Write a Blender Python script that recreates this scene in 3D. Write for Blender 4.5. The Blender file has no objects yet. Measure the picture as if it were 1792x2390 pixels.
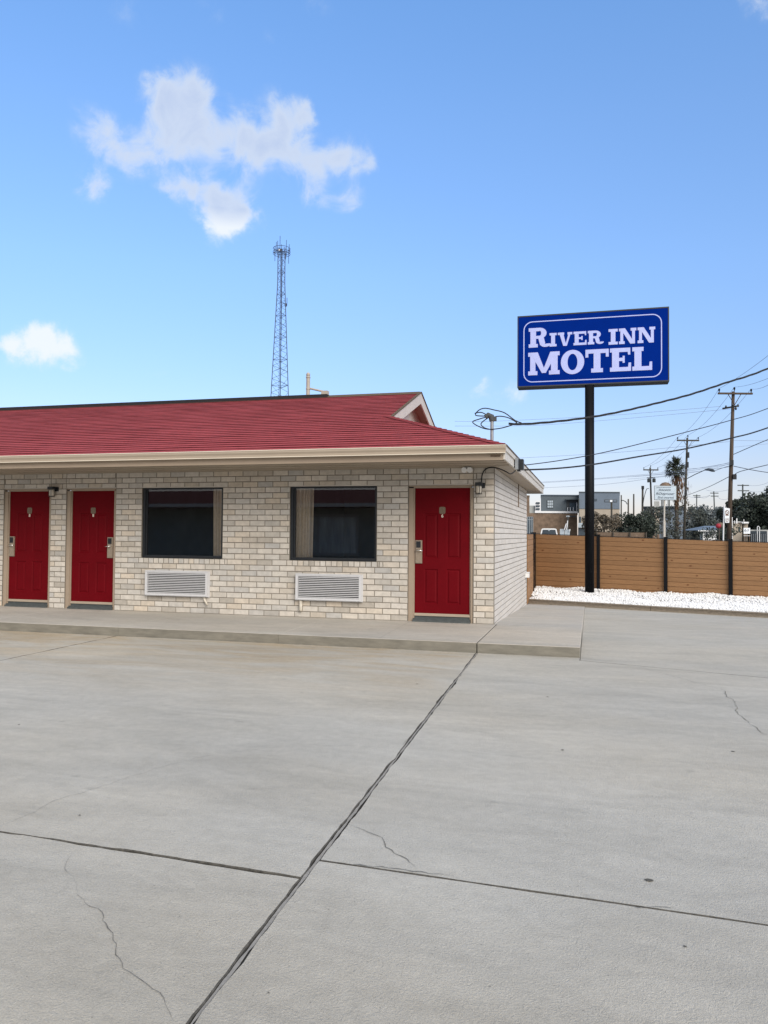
import bpy, math, random
import numpy as np
from mathutils import Vector, Matrix
random.seed(7); rng=np.random.default_rng(11)
R=math.radians
scene=bpy.context.scene; col=scene.collection
H=.0975      # brick course
S=.133       # top of the walk
ZS=S+26*H    # soffit height
LB=6.67      # depth of the building
# ------------------------------------------------------------------ camera
FL=1799.68
F=Vector((-.25802844,.96570655,.02884775)); RT=Vector((.96613731,.25791894,.00751863)); UP=Vector((1.79592e-4,-.02981098,.99955554))
CP=Vector((1.49429,-12.471145,1.566912))
cd=bpy.data.cameras.new('camera'); cam=bpy.data.objects.new('camera',cd); col.objects.link(cam)
cd.sensor_fit='HORIZONTAL'; cd.sensor_width=36; cd.lens=36*FL/1792; cd.clip_end=6000; cd.clip_start=.1
m=Matrix((RT,UP,-F)).transposed().to_4x4(); m.translation=CP; cam.matrix_world=m
scene.camera=cam
def ray(x,y): return F+RT*((x-896)/FL)+UP*((1195-y)/FL)
def far(x,y,d): return CP+ray(x,y)*d                 # a surveyed point at depth d
def onY(x,y,Y=0): d=ray(x,y); return CP+d*((Y-CP.y)/d.y)
def onZ(x,y,Z=0): d=ray(x,y); return CP+d*((Z-CP.z)/d.z)
def px2m(d): return d/FL
def terr(x,y):
    if y<13: return -.25
    if y<60: return -.25+.65*(y-13)/47
    return .4
# ------------------------------------------------------------------ materials
def newmat(n):
    m=bpy.data.materials.new(n); m.use_nodes=True; nt=m.node_tree; return m,nt,nt.nodes['Principled BSDF']
def pm(name,c,rough=.7,var=.12,scale=6,bump=0,bscale=60,metal=0,island=0,hue=None,streak=None,spec=.5,c2=None,island_c=None,coat=0):
    m,nt,b=newmat(name); N=nt.nodes.new; L=nt.links.new
    b.inputs['Roughness'].default_value=rough; b.inputs['Metallic'].default_value=metal
    b.inputs['Specular IOR Level'].default_value=spec; b.inputs['Coat Weight'].default_value=coat
    tc=N('ShaderNodeTexCoord'); mp=N('ShaderNodeMapping'); L(tc.outputs['Object'],mp.inputs[0])
    if streak: mp.inputs['Scale'].default_value=streak
    ns=N('ShaderNodeTexNoise'); ns.inputs['Scale'].default_value=scale; ns.inputs['Detail'].default_value=6; ns.inputs['Roughness'].default_value=.6
    L(mp.outputs[0],ns.inputs[0])
    rp=N('ShaderNodeValToRGB'); e=rp.color_ramp.elements
    e[0].position=.3; e[1].position=.7
    ca=c2 or tuple(v*(1-var) for v in c); cb=tuple(min(1,v*(1+var)) for v in c)
    e[0].color=(*ca,1); e[1].color=(*cb,1); L(ns.outputs['Fac'],rp.inputs[0])
    out=rp.outputs[0]
    if island:
        g=N('ShaderNodeNewGeometry'); r2=N('ShaderNodeValToRGB'); r2.color_ramp.interpolation='LINEAR'
        es=r2.color_ramp.elements
        cols=island_c or [(1-island,)*3,(1,)*3,(1+island,)*3]
        es[0].position=0; es[1].position=1; es[0].color=(*cols[0],1); es[1].color=(*cols[-1],1)
        for i,cc in enumerate(cols[1:-1]): q=es.new((i+1)/(len(cols)-1)); q.color=(*cc,1)
        L(g.outputs['Random Per Island'],r2.inputs[0])
        mx=N('ShaderNodeMix'); mx.data_type='RGBA'; mx.blend_type='MULTIPLY'; mx.inputs[0].default_value=1
        L(out,mx.inputs[6]); L(r2.outputs[0],mx.inputs[7]); out=mx.outputs[2]
    L(out,b.inputs['Base Color'])
    if bump:
        n2=N('ShaderNodeTexNoise'); n2.inputs['Scale'].default_value=bscale; n2.inputs['Detail'].default_value=5; L(mp.outputs[0],n2.inputs[0])
        bp=N('ShaderNodeBump'); bp.inputs['Strength'].default_value=bump; bp.inputs['Distance'].default_value=.01
        L(n2.outputs['Fac'],bp.inputs['Height']); L(bp.outputs[0],b.inputs['Normal'])
    return m
def concrete(name,c,warm=.0,tex=1.0,worm=True):
    m,nt,b=newmat(name); N=nt.nodes.new; L=nt.links.new
    b.inputs['Roughness'].default_value=.82; b.inputs['Specular IOR Level'].default_value=.35
    tc=N('ShaderNodeTexCoord')
    def noise(sc,det=6,rough=.6,st=None,dist=0):
        n=N('ShaderNodeTexNoise'); n.inputs['Scale'].default_value=sc; n.inputs['Detail'].default_value=det; n.inputs['Roughness'].default_value=rough; n.inputs['Distortion'].default_value=dist
        if st: mp=N('ShaderNodeMapping'); mp.inputs['Scale'].default_value=st; mp.inputs['Rotation'].default_value=(0,0,.12); L(tc.outputs['Object'],mp.inputs[0]); L(mp.outputs[0],n.inputs[0])
        else: L(tc.outputs['Object'],n.inputs[0])
        return n.outputs['Fac']
    def ramp(x,p0,p1,a,bb):
        r=N('ShaderNodeMapRange'); r.inputs['From Min'].default_value=p0; r.inputs['From Max'].default_value=p1; r.inputs['To Min'].default_value=a; r.inputs['To Max'].default_value=bb; L(x,r.inputs[0]); return r.outputs[0]
    def mul(a,bb):
        q=N('ShaderNodeMath'); q.operation='MULTIPLY'; L(a,q.inputs[0]); L(bb,q.inputs[1]); return q.outputs[0]
    f=ramp(noise(.45,5,.6,(.6,1.5,1),.6),.3,.7,.87,1.08)
    f=mul(f,ramp(noise(2.2,6,.65,(.7,1.6,1),.8),.3,.7,.90,1.07)); f=mul(f,ramp(noise(.9,7,.7,(.35,2.2,1),1.2),.5,.72,1,.86))
    f=mul(f,ramp(noise(14,4,.6),.3,.7,.94,1.05))
    f=mul(f,ramp(noise(120,3,.7),.3,.7,1-.16*tex,1+.13*tex))
    f=mul(f,ramp(noise(380,2,.7),.3,.7,1-.16*tex,1+.14*tex))
    # curved trowel marks
    nz=noise(26,1.5,.5,None,1.4); ab=N('ShaderNodeMath'); ab.operation='SUBTRACT'; L(nz,ab.inputs[0]); ab.inputs[1].default_value=.5
    a2=N('ShaderNodeMath'); a2.operation='ABSOLUTE'; L(ab.outputs[0],a2.inputs[0]); ln_=ramp(a2.outputs[0],.0,.011,.30*tex,0)
    mk_=mul(ln_,ramp(noise(19,2,.5),.52,.60,0,1)); mk_=mul(mk_,ramp(noise(.7,3,.5),.42,.6,.25,1)); iv=N('ShaderNodeMath'); iv.operation='SUBTRACT'; iv.inputs[0].default_value=1; L(mk_,iv.inputs[1]); f=mul(f,iv.outputs[0])
    # dark pits and small stains
    f=mul(f,ramp(noise(5,2,.5),.70,.76,1,.86))
    f=mul(f,ramp(noise(60,1,.5),.735,.76,1,.62))
    mix=N('ShaderNodeMix'); mix.data_type='RGBA'; L(ramp(noise(.38,4,.6,(.5,1,1)),.40,.68,0,1),mix.inputs[0])
    mix.inputs[6].default_value=(*c,1); mix.inputs[7].default_value=(c[0]*(1.02+warm),c[1]*.985,c[2]*(.93-warm),1)
    # warm stained band along the walk edge
    sx=N('ShaderNodeSeparateXYZ'); L(tc.outputs['Object'],sx.inputs[0])
    band=mul(ramp(sx.outputs[1],-6.2,-2.6,0,1),ramp(sx.outputs[0],.2,-.3,0,1)) if worm else ramp(sx.outputs[1],-50,-51,0,1)
    band=mul(band,ramp(noise(.9,5,.65,(.5,1.8,1),1),.40,.60,.1,1))
    mb=N('ShaderNodeMix'); mb.data_type='RGBA'; L(band,mb.inputs[0]); L(mix.outputs[2],mb.inputs[6]); mb.inputs[7].default_value=(c[0]*.92,c[1]*.79,c[2]*.63,1)
    mm=N('ShaderNodeMix'); mm.data_type='RGBA'; mm.blend_type='MULTIPLY'; mm.inputs[0].default_value=1
    L(mb.outputs[2],mm.inputs[6]); L(f,mm.inputs[7]); L(mm.outputs[2],b.inputs['Base Color'])
    # broom/trowel relief: short curved marks
    w=N('ShaderNodeTexNoise'); w.inputs['Scale'].default_value=34; w.inputs['Detail'].default_value=3; w.inputs['Distortion'].default_value=2.2; L(tc.outputs['Object'],w.inputs[0])
    ad=N('ShaderNodeMath'); ad.operation='ADD'; L(w.outputs['Fac'],ad.inputs[0]); L(ramp(noise(210,3,.7),0,1,0,.8),ad.inputs[1])
    bp=N('ShaderNodeBump'); bp.inputs['Strength'].default_value=.75*tex; bp.inputs['Distance'].default_value=.008; L(ad.outputs[0],bp.inputs['Height']); L(bp.outputs[0],b.inputs['Normal'])
    return m
def glassmat(name,tint=(.85,.92,.9),a=.03,refl=1.0):
    m,nt,b=newmat(name); N=nt.nodes.new; L=nt.links.new; nt.nodes.remove(b)
    o=nt.nodes['Material Output']; t=N('ShaderNodeBsdfTransparent'); t.inputs[0].default_value=(*tint,1)
    g=N('ShaderNodeBsdfGlossy'); g.inputs['Roughness'].default_value=.0; g.inputs[0].default_value=(refl,refl,refl,1)
    fr=N('ShaderNodeFresnel'); fr.inputs[0].default_value=1.8; mx=N('ShaderNodeMixShader')
    L(fr.outputs[0],mx.inputs[0]); L(t.outputs[0],mx.inputs[1]); L(g.outputs[0],mx.inputs[2]); L(mx.outputs[0],o.inputs[0])
    return m
M={}
M['brick']=pm('brick',(.565,.53,.48),.85,.13,11,.5,90,island=.2,island_c=[(.72,.72,.72),(.93,.92,.90),(1.03,1.0,.97),(1.08,1.07,1.05),(.80,.82,.85),(1.02,1.02,1.02),(1.12,1.09,1.05),(.88,.84,.78),(1.05,1.04,1.03),(1.08,1.0,.90),(.74,.72,.69),(.98,.97,.95),(1.1,1.1,1.1)])
M['brickp']=pm('brick_pale',(.60,.565,.52),.85,.10,11,.4,90,streak=(1,8,.6),island=.2,island_c=[(.93,.92,.90),(1.0,.99,.98),(1.05,1.04,1.03),(.97,.95,.92),(1.03,1.03,1.03)])
M['mortar']=pm('mortar',(.225,.20,.165),.95,.15,30,.6,200)
M['tan']=pm('tan_paint',(.345,.27,.20),.55,.05,3,.05,80)
M['soffit']=pm('soffit_paint',(.37,.31,.24),.6,.06,4,.05,60)
M['cream']=pm('cream_paint',(.56,.52,.46),.55,.06,5,.15,60,streak=(1,1,.3))
M['gutter']=pm('gutter_metal',(.40,.33,.255),.42,.05,2,0)
M['lip']=pm('gutter_lip',(.78,.70,.58),.4,.05,3,0)
M['shingle']=pm('red_shingle',(.32,.044,.050),.95,.16,9,.5,160,island=.07)
M['sh_butt']=pm('shingle_butt',(.10,.011,.015),1,.3,10)
M['shingle_edge']=pm('shingle_edge',(.10,.07,.04),.9,.2,12,.4,100)
M['ridge']=pm('ridge_black',(.012,.012,.014),.8,.2,8)
M['door']=pm('red_door_paint',(.125,.0015,.005),.55,.10,2.0,.05,140,spec=.08)
M['black']=pm('black_frame',(.012,.014,.017),.4,.2,8)
M['blackm']=pm('black_metal',(.006,.0065,.008),.5,.25,4,.05,60,streak=(1,1,.2),spec=.12)
M['nickel']=pm('satin_nickel',(.36,.29,.22),.4,.12,30,metal=.4,spec=.3)
M['bronze']=pm('bronze',(.17,.125,.085),.45,.3,60,spec=.3)
M['chrome']=pm('chrome',(.8,.78,.74),.15,.02,30,metal=1)
M['alu']=pm('aluminium_grille',(.60,.60,.61),.42,.05,20)
M['alud']=pm('grille_dark',(.018,.022,.026),.8,.1,20)
M['sill']=pm('threshold_metal',(.075,.085,.085),.55,.2,12,.2,60)
M['white']=pm('white_paint',(.74,.74,.73),.5,.05,12)
M['bulbglass']=pm('frosted_glass',(.55,.50,.42),.25,.08,12)
M['curtain']=pm('curtain_cloth',(.78,.68,.55),.95,.1,20,.2,200)
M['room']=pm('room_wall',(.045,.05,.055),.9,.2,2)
M['opane']=pm('mirrored_curtain',(.75,.76,.68),.9,.35,2.5,streak=(3,1,.4))
M['owall']=pm('shaded_brick',(.40,.40,.34),.9,.15,3)
M['oroof']=pm('dark_roof',(.09,.012,.014),.9,.1,6)
M['pane']=glassmat('window_glass',(.95,.95,.94))
M['conc']=concrete('lot_concrete',(.485,.463,.410),.0,1.0)
M['walk']=concrete('walk_concrete',(.475,.448,.40),.02,.55,worm=False)
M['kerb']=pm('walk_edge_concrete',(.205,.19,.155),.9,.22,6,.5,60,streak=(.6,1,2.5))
M['crack']=pm('crack_dark',(.085,.08,.068),1,.5,60)
M['crackl']=pm('crack_faint',(.27,.255,.23),1,.2,60)
M['crackm']=pm('crack_mid',(.15,.14,.12),1,.4,60)
M['jside']=pm('joint_side',(.075,.07,.06),1,.5,40)
M['joint']=pm('joint_dirt',(.045,.042,.036),1,.5,50,.5,200)
M['pebble']=pm('white_pebble',(.80,.80,.79),.7,.05,20,0,200,island=.07)
M['timber']=pm('edging_timber',(.25,.21,.165),.85,.3,7,.4,60,streak=(.5,6,12))
M['plank']=pm('cedar_plank',(.315,.168,.074),.7,.12,4,.08,60,island=.07,streak=(.35,4,9))
M['knot_shade']=pm('wood_knot_shade',(.17,.065,.022),.7,.2,30)
M['blue']=pm('sign_blue',(.0006,.020,.21),.8,.08,1.5,spec=.02)
M['letters']=pm('sign_lavender',(.44,.50,.84),.5,.05,8)
M['cab']=pm('sign_cabinet',(.03,.034,.036),.55,.25,5)
M['tower']=pm('tower_steel',(.055,.078,.15),.6,.1,2)
M['stack']=pm('beige_pipe',(.42,.38,.32),.6,.08,5)
M['galv']=pm('galvanised',(.28,.30,.32),.45,.12,8,metal=.3)
M['wire']=pm('wire_black',(.008,.009,.012),.6,.1,5)
M['wiref']=pm('wire_grey',(.22,.26,.38),.7,.1,5)
M['pole']=pm('utility_wood',(.055,.05,.04),.9,.3,3,.4,30,streak=(6,6,.5))
M['poleb']=pm('utility_wood_brown',(.075,.053,.038),.9,.5,3,.4,30,streak=(8,8,.3))
M['polef']=pm('utility_wood_far',(.065,.075,.075),.9,.2,3)
M['grey']=pm('slate_wall',(.085,.105,.12),.8,.08,1.0)
M['bluegrey']=pm('bluegrey_wall',(.13,.165,.21),.8,.06,1.0)
M['beige']=pm('beige_wall',(.36,.31,.25),.85,.08,.8)
M['bwhite']=pm('white_wall',(.72,.73,.74),.7,.04,1)
M['bbrick']=pm('brown_brick',(.165,.115,.08),.9,.35,2.2,.3,20)
M['farpane']=pm('far_window',(.05,.07,.09),.2,.2,1.5)
M['lightpane']=pm('far_window_light',(.35,.40,.44),.25,.15,1.5)
M['leaf']=pm('leaf_dark',(.031,.042,.030),.7,.3,1.2,island=.5)
M['leafm']=pm('leaf_mid',(.065,.075,.065),.8,.3,1.0,island=.5)
M['leafr']=pm('leaf_rust',(.085,.068,.045),.7,.35,1.0,island=.5)
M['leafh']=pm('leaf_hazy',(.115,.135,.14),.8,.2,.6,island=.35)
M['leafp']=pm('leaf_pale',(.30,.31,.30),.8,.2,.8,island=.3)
M['bark']=pm('bark',(.07,.06,.05),.95,.3,4,.3,20)
M['palmleaf']=pm('palm_leaf',(.042,.052,.03),.6,.3,3,island=.5)
M['palmdead']=pm('palm_dead',(.12,.068,.036),.9,.35,3,island=.5)
M['redp']=pm('red_flower',(.30,.015,.03),.6,.2,3)
M['roofblue']=pm('blue_roof',(.13,.17,.22),.6,.08,1)
M['car']=pm('car_white',(.78,.79,.80),.25,.02,2,coat=.6)
M['tyre']=pm('tyre_rubber',(.02,.02,.02),.85,.1,10)
M['carglass']=pm('car_glass',(.05,.065,.08),.12,.1,2)
M['red']=pm('tail_lamp',(.4,.02,.02),.3,.1,4)
M['signw']=pm('sign_face',(.74,.78,.82),.5,.03,2)
M['signb']=pm('sign_pale_blue',(.50,.60,.68),.5,.04,2)
M['ink']=pm('sign_ink',(.10,.13,.17),.6,.05,4)
M['brownink']=pm('sign_brown',(.12,.05,.03),.6,.05,4)
M['ground']=pm('street_ground',(.16,.155,.145),.95,.2,.25,.4,8)
M['dirt']=pm('dirt',(.10,.095,.085),1,.3,3)
# ------------------------------------------------------------------ mesh helpers
class MB:
    def __init__(s): s.v=[]; s.f=[]; s.mi=[]
    def add(s,vs,fs,mi=0):
        o=len(s.v); s.v+= [tuple(v) for v in vs]; s.f+=[tuple(i+o for i in f) for f in fs]; s.mi+=[mi]*len(fs)
    def box(s,x0,x1,y0,y1,z0,z1,mi=0,fr=None):
        vs=[Vector((x,y,z)) for z in (z0,z1) for y in (y0,y1) for x in (x0,x1)]
        if fr: vs=[fr@v for v in vs]
        s.add(vs,[(0,2,3,1),(4,5,7,6),(0,1,5,4),(2,6,7,3),(0,4,6,2),(1,3,7,5)],mi)
    def brick(s,o,u,n,a0,a1,z0,z1,dep,ch=.004,mi=0):
        # u along the wall, n outward; chamfered outer face
        o=Vector(o);u=Vector(u);n=Vector(n);up=Vector((0,0,1))
        P=lambda a,z,d:o+u*a+up*z+n*d
        vs=[P(a0,z0,-dep),P(a1,z0,-dep),P(a1,z1,-dep),P(a0,z1,-dep),P(a0,z0,-ch),P(a1,z0,-ch),P(a1,z1,-ch),P(a0,z1,-ch),
            P(a0+ch,z0+ch,0),P(a1-ch,z0+ch,0),P(a1-ch,z1-ch,0),P(a0+ch,z1-ch,0)]
        s.add(vs,[(0,1,5,4),(1,2,6,5),(2,3,7,6),(3,0,4,7),(4,5,9,8),(5,6,10,9),(6,7,11,10),(7,4,8,11),(8,9,10,11)],mi)
    def quad(s,a,b,c,d,mi=0): s.add([a,b,c,d],[(0,1,2,3)],mi)
    def tube(s,pts,r,n=8,cap=True,mi=0):
        pts=[Vector(p) for p in pts]; rs=r if isinstance(r,(list,tuple)) else [r]*len(pts)
        vs=[];k=len(pts); prev=None
        for i,p in enumerate(pts):
            t=(pts[min(i+1,k-1)]-pts[max(i-1,0)]).normalized()
            if prev is None:
                a=Vector((0,0,1)) if abs(t.z)<.9 else Vector((1,0,0)); e1=t.cross(a).normalized()
            else: e1=(prev-t*prev.dot(t)).normalized()
            prev=e1; e2=t.cross(e1)
            for j in range(n):
                q=2*math.pi*j/n; vs.append(p+(e1*math.cos(q)+e2*math.sin(q))*rs[i])
        fs=[(i*n+j,i*n+(j+1)%n,(i+1)*n+(j+1)%n,(i+1)*n+j) for i in range(k-1) for j in range(n)]
        if cap: fs+=[tuple(range(n))[::-1],tuple((k-1)*n+j for j in range(n))]
        s.add(vs,fs,mi)
    def lathe(s,c,prof,n=20,mi=0):
        c=Vector(c); vs=[c+Vector((r*math.cos(2*math.pi*j/n),r*math.sin(2*math.pi*j/n),z)) for r,z in prof for j in range(n)]
        k=len(prof); s.add(vs,[(i*n+j,i*n+(j+1)%n,(i+1)*n+(j+1)%n,(i+1)*n+j) for i in range(k-1) for j in range(n)]+[tuple(range(n))[::-1],tuple((k-1)*n+j for j in range(n))],mi)
    def prism(s,poly,y0,y1,fr=None,mi=0):   # poly in (x,z), extruded in y
        n=len(poly); vs=[Vector((x,y0,z)) for x,z in poly]+[Vector((x,y1,z)) for x,z in poly]
        if fr: vs=[fr@v for v in vs]
        s.add(vs,[tuple(range(n)),tuple(range(2*n-1,n-1,-1))]+[(i,i+n,(i+1)%n+n,(i+1)%n) for i in range(n)],mi)
    def slab(s,poly,z,th,ch=.005,mi=0,mi2=1,mch=None):   # polygon of (x,y) or (x,y,z) with a chamfered top edge
        n=len(poly); P=[Vector((p[0],p[1],p[2] if len(p)>2 else z)) for p in poly]
        c=sum(P,Vector())/n; area=sum(P[i].x*P[(i+1)%n].y-P[(i+1)%n].x*P[i].y for i in range(n))
        if area<0: P=P[::-1]
        ins=[]
        for i in range(n):
            a=(P[i]-P[i-1]); b=(P[(i+1)%n]-P[i]); a.z=b.z=0; a.normalize(); b.normalize()
            na=Vector((-a.y,a.x,0)); nb=Vector((-b.y,b.x,0)); q=(na+nb); q/=max(.3,q.dot(na)); ins.append(P[i]+q*ch)
        z1=Vector((0,0,ch)); zt=Vector((0,0,th))
        s.add(ins+[p-z1 for p in P]+[p-zt for p in P],[tuple(range(n))],mi)
        o=len(s.v)-3*n
        for i in range(n):
            j=(i+1)%n
            s.f.append((o+i,o+n+i,o+n+j,o+j)); s.mi.append(mi if mch is None else mch)
            s.f.append((o+n+i,o+2*n+i,o+2*n+j,o+n+j)); s.mi.append(mi if mi2 is None else mi2)
    def build(s,name,mat,parent=None,smooth=False,fix=True,**tags):
        me=bpy.data.meshes.new(name); me.from_pydata(s.v,[],s.f)
        for k in (mat if isinstance(mat,(list,tuple)) else [mat]): me.materials.append(M[k] if isinstance(k,str) else k)
        me.polygons.foreach_set('material_index',s.mi)
        if smooth: me.polygons.foreach_set('use_smooth',[True]*len(s.f))
        me.update()
        o=bpy.data.objects.new(name,me); col.objects.link(o)
        if parent is not None:
            o.parent=parent; o.matrix_parent_inverse=Matrix.Translation(-ploc(parent)) if False else Matrix()
            off=wloc(parent)
            if off.length>0: me.transform(Matrix.Translation(-off))
        for k,v in tags.items(): o[k]=v
        return o
WL={}
def wloc(o): return WL.get(o.name,Vector((0,0,0)))
def ploc(o): return wloc(o)
def empty(name,loc,label,category,group=None):
    o=bpy.data.objects.new(name,None); col.objects.link(o); o.location=loc; WL[o.name]=Vector(loc)
    o['label']=label; o['category']=category
    if group: o['group']=group
    return o
def build(mb,name,mat,parent=None,**k): return mb.build(name,mat,parent,**k)
# parts hold their geometry in world metres minus the thing's base; sub-parts sit under parts placed at the thing's base
def sub(mb,name,mat,part,thing,**k):
    o=mb.build(name,mat,None,**k); o.data.transform(Matrix.Translation(-wloc(thing))); o.parent=part; return o
def smooth_by_angle(o): pass
# ------------------------------------------------------------------ world and sun
w=bpy.data.worlds.new('World'); scene.world=w; w.use_nodes=True; nt=w.node_tree; N=nt.nodes.new; L=nt.links.new
bg=nt.nodes['Background']; SUN_EL=R(31); SUN_AZ=R(138)   # compass from +Y clockwise
sky=N('ShaderNodeTexSky'); sky.sky_type='NISHITA'; sky.sun_disc=False; sky.sun_elevation=SUN_EL; sky.sun_rotation=SUN_AZ
sky.air_density=1.0; sky.dust_density=.6; sky.ozone_density=2.2; sky.altitude=0
SKY=.15
tc=N('ShaderNodeTexCoord')
def math1(op,a,b=None,c=None):
    n=N('ShaderNodeMath'); n.operation=op
    for i,x in enumerate((a,b,c)):
        if x is None: continue
        if isinstance(x,(int,float)): n.inputs[i].default_value=x
        else: L(x,n.inputs[i])
    return n.outputs[0]
ns=N('ShaderNodeTexNoise'); ns.inputs['Scale'].default_value=16; ns.inputs['Detail'].default_value=7; ns.inputs['Roughness'].default_value=.58; L(tc.outputs['Generated'],ns.inputs[0])
sb=N('ShaderNodeVectorMath'); sb.operation='SUBTRACT'; L(ns.outputs['Color'],sb.inputs[0]); sb.inputs[1].default_value=(.5,.5,.5)
sc_=N('ShaderNodeVectorMath'); sc_.operation='SCALE'; L(sb.outputs[0],sc_.inputs[0]); sc_.inputs['Scale'].default_value=.06
ad=N('ShaderNodeVectorMath'); ad.operation='ADD'; L(tc.outputs['Generated'],ad.inputs[0]); L(sc_.outputs[0],ad.inputs[1])
blobs=[(395,190,62,1),(340,205,38,.9),(435,205,35,.8),(370,262,70,1),(325,318,62,.9),(200,285,52,1.05),(255,322,52,1),(430,300,64,.9),(500,290,66,1),(572,286,72,1),(622,268,52,1),(662,250,24,.8),(560,338,56,.8),(640,335,48,.85),(700,345,48,.9),(755,345,50,1),(805,368,24,.7),
 (440,412,50,1.3),(385,412,38,1.2),(500,435,58,1.35),(490,490,48,1.3),(540,465,36,1.1),(655,398,42,.8),(700,430,34,.7),(755,440,34,.8),(206,403,40,1.15),
 (60,750,42,1.2),(105,738,44,1.35),(150,762,32,1.1),(15,742,32,1.0),(1050,832,26,.75),(330,797,14,.4),(1110,842,34,.8),(1640,12,30,.6),(590,100,26,.25),(270,20,40,.3),(450,14,36,.3),(690,14,36,.3)]
tot=None
for (bx,by,br,am) in blobs:
    d=ray(bx*1.0802,by*1.0802).normalized()
    ds=N('ShaderNodeVectorMath'); ds.operation='DISTANCE'; L(ad.outputs[0],ds.inputs[0]); ds.inputs[1].default_value=d
    mr=N('ShaderNodeMapRange'); mr.interpolation_type='SMOOTHSTEP'; mr.inputs['From Min'].default_value=0; mr.inputs['From Max'].default_value=br*1.30*1.0802/FL; mr.inputs['To Min'].default_value=am; mr.inputs['To Max'].default_value=0
    L(ds.outputs['Value'],mr.inputs[0]); tot=mr.outputs[0] if tot is None else math1('ADD',tot,mr.outputs[0])
n3=N('ShaderNodeTexNoise'); n3.inputs['Scale'].default_value=24; n3.inputs['Detail'].default_value=8; n3.inputs['Roughness'].default_value=.62; n3.inputs['Distortion'].default_value=.6; L(tc.outputs['Generated'],n3.inputs[0])
den=math1('ADD',tot,math1('MULTIPLY',math1('SUBTRACT',n3.outputs['Fac'],.56),math1('MINIMUM',math1('MULTIPLY',tot,5.0),2.4)))
mk=N('ShaderNodeMapRange'); mk.interpolation_type='SMOOTHSTEP'; mk.inputs['From Min'].default_value=.02; mk.inputs['From Max'].default_value=1.3; mk.inputs['To Max'].default_value=.90; L(den,mk.inputs[0])
sh=N('ShaderNodeMapRange'); sh.inputs['From Min'].default_value=.7; sh.inputs['From Max'].default_value=2.2; L(den,sh.inputs[0])
sepz=N('ShaderNodeSeparateXYZ'); L(tc.outputs['Generated'],sepz.inputs[0])
ccol=N('ShaderNodeValToRGB'); ce=ccol.color_ramp.elements; CS=1/SKY
ce[0].position=.0; ce[0].color=(.72,.80,.93,1); ce[1].position=1; ce[1].color=(.52,.62,.84,1)
L(sh.outputs[0],ccol.inputs[0])
# lower clouds are whiter
low=N('ShaderNodeMapRange'); low.inputs['From Min'].default_value=.385; low.inputs['From Max'].default_value=.365; L(sepz.outputs[2],low.inputs[0])
cw=N('ShaderNodeMix'); cw.data_type='RGBA'; L(low.outputs[0],cw.inputs[0]); L(ccol.outputs[0],cw.inputs[6]); cw.inputs[7].default_value=(.93,.97,1.0,1)
cs=N('ShaderNodeVectorMath'); cs.operation='SCALE'; L(cw.outputs[2],cs.inputs[0]); cs.inputs['Scale'].default_value=CS
# colour of the clear sky by elevation, over the Nishita sky
grad=N('ShaderNodeValToRGB'); ge=grad.color_ramp.elements
mz=N('ShaderNodeMapRange'); mz.inputs['From Min'].default_value=0; mz.inputs['From Max'].default_value=1; L(sepz.outputs[2],mz.inputs[0]); L(mz.outputs[0],grad.inputs[0])
GR=[(0,(1,1,1)),(.3,(1,1,1)),(.6,(1,1,1))]
ge[0].position=0; ge[0].color=(.475,.42,.505,1); ge[1].position=.6; ge[1].color=(.66,.85,1,1)
for p_,c_ in ((.08,(.475,.43,.505)),(.18,(.52,.53,.60)),(.32,(.61,.68,.78)),(.47,(.66,.78,.90))): q_=grad.color_ramp.elements.new(p_); q_.color=(*c_,1)
ml=N('ShaderNodeVectorMath'); ml.operation='MULTIPLY'; L(sky.outputs[0],ml.inputs[0]); L(grad.outputs[0],ml.inputs[1])
m2=N('ShaderNodeVectorMath'); m2.operation='SCALE'; L(ml.outputs[0],m2.inputs[0]); m2.inputs['Scale'].default_value=2.0
# unseen white veil added overhead and behind the viewer to neutralise the light
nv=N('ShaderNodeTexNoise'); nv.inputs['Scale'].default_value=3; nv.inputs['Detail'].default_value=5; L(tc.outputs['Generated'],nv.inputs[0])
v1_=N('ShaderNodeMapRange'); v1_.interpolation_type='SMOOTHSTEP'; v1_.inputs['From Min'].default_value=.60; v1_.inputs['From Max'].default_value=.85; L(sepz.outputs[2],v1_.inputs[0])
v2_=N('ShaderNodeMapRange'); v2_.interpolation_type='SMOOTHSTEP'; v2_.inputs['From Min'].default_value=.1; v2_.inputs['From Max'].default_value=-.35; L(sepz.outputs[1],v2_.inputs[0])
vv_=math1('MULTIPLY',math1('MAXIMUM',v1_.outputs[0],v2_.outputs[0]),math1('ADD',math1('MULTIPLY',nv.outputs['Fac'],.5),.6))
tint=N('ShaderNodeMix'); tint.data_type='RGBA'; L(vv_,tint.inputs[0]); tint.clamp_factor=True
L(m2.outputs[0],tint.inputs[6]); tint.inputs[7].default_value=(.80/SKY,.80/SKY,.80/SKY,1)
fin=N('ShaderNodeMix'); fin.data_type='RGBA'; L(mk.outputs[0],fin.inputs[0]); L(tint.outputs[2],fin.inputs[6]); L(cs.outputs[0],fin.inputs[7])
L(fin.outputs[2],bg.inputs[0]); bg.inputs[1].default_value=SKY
sd=bpy.data.lights.new('sun','SUN'); sd.energy=3.3; sd.angle=R(40); sd.color=(1,.93,.84)
so=bpy.data.objects.new('sun',sd); col.objects.link(so)
sv=Vector((math.sin(SUN_AZ)*math.cos(SUN_EL),math.cos(SUN_AZ)*math.cos(SUN_EL),math.sin(SUN_EL)))
so.rotation_euler=sv.to_track_quat('Z','Y').to_euler()
scene.view_settings.view_transform='Standard'; scene.view_settings.look='None'; scene.view_settings.exposure=0
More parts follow.
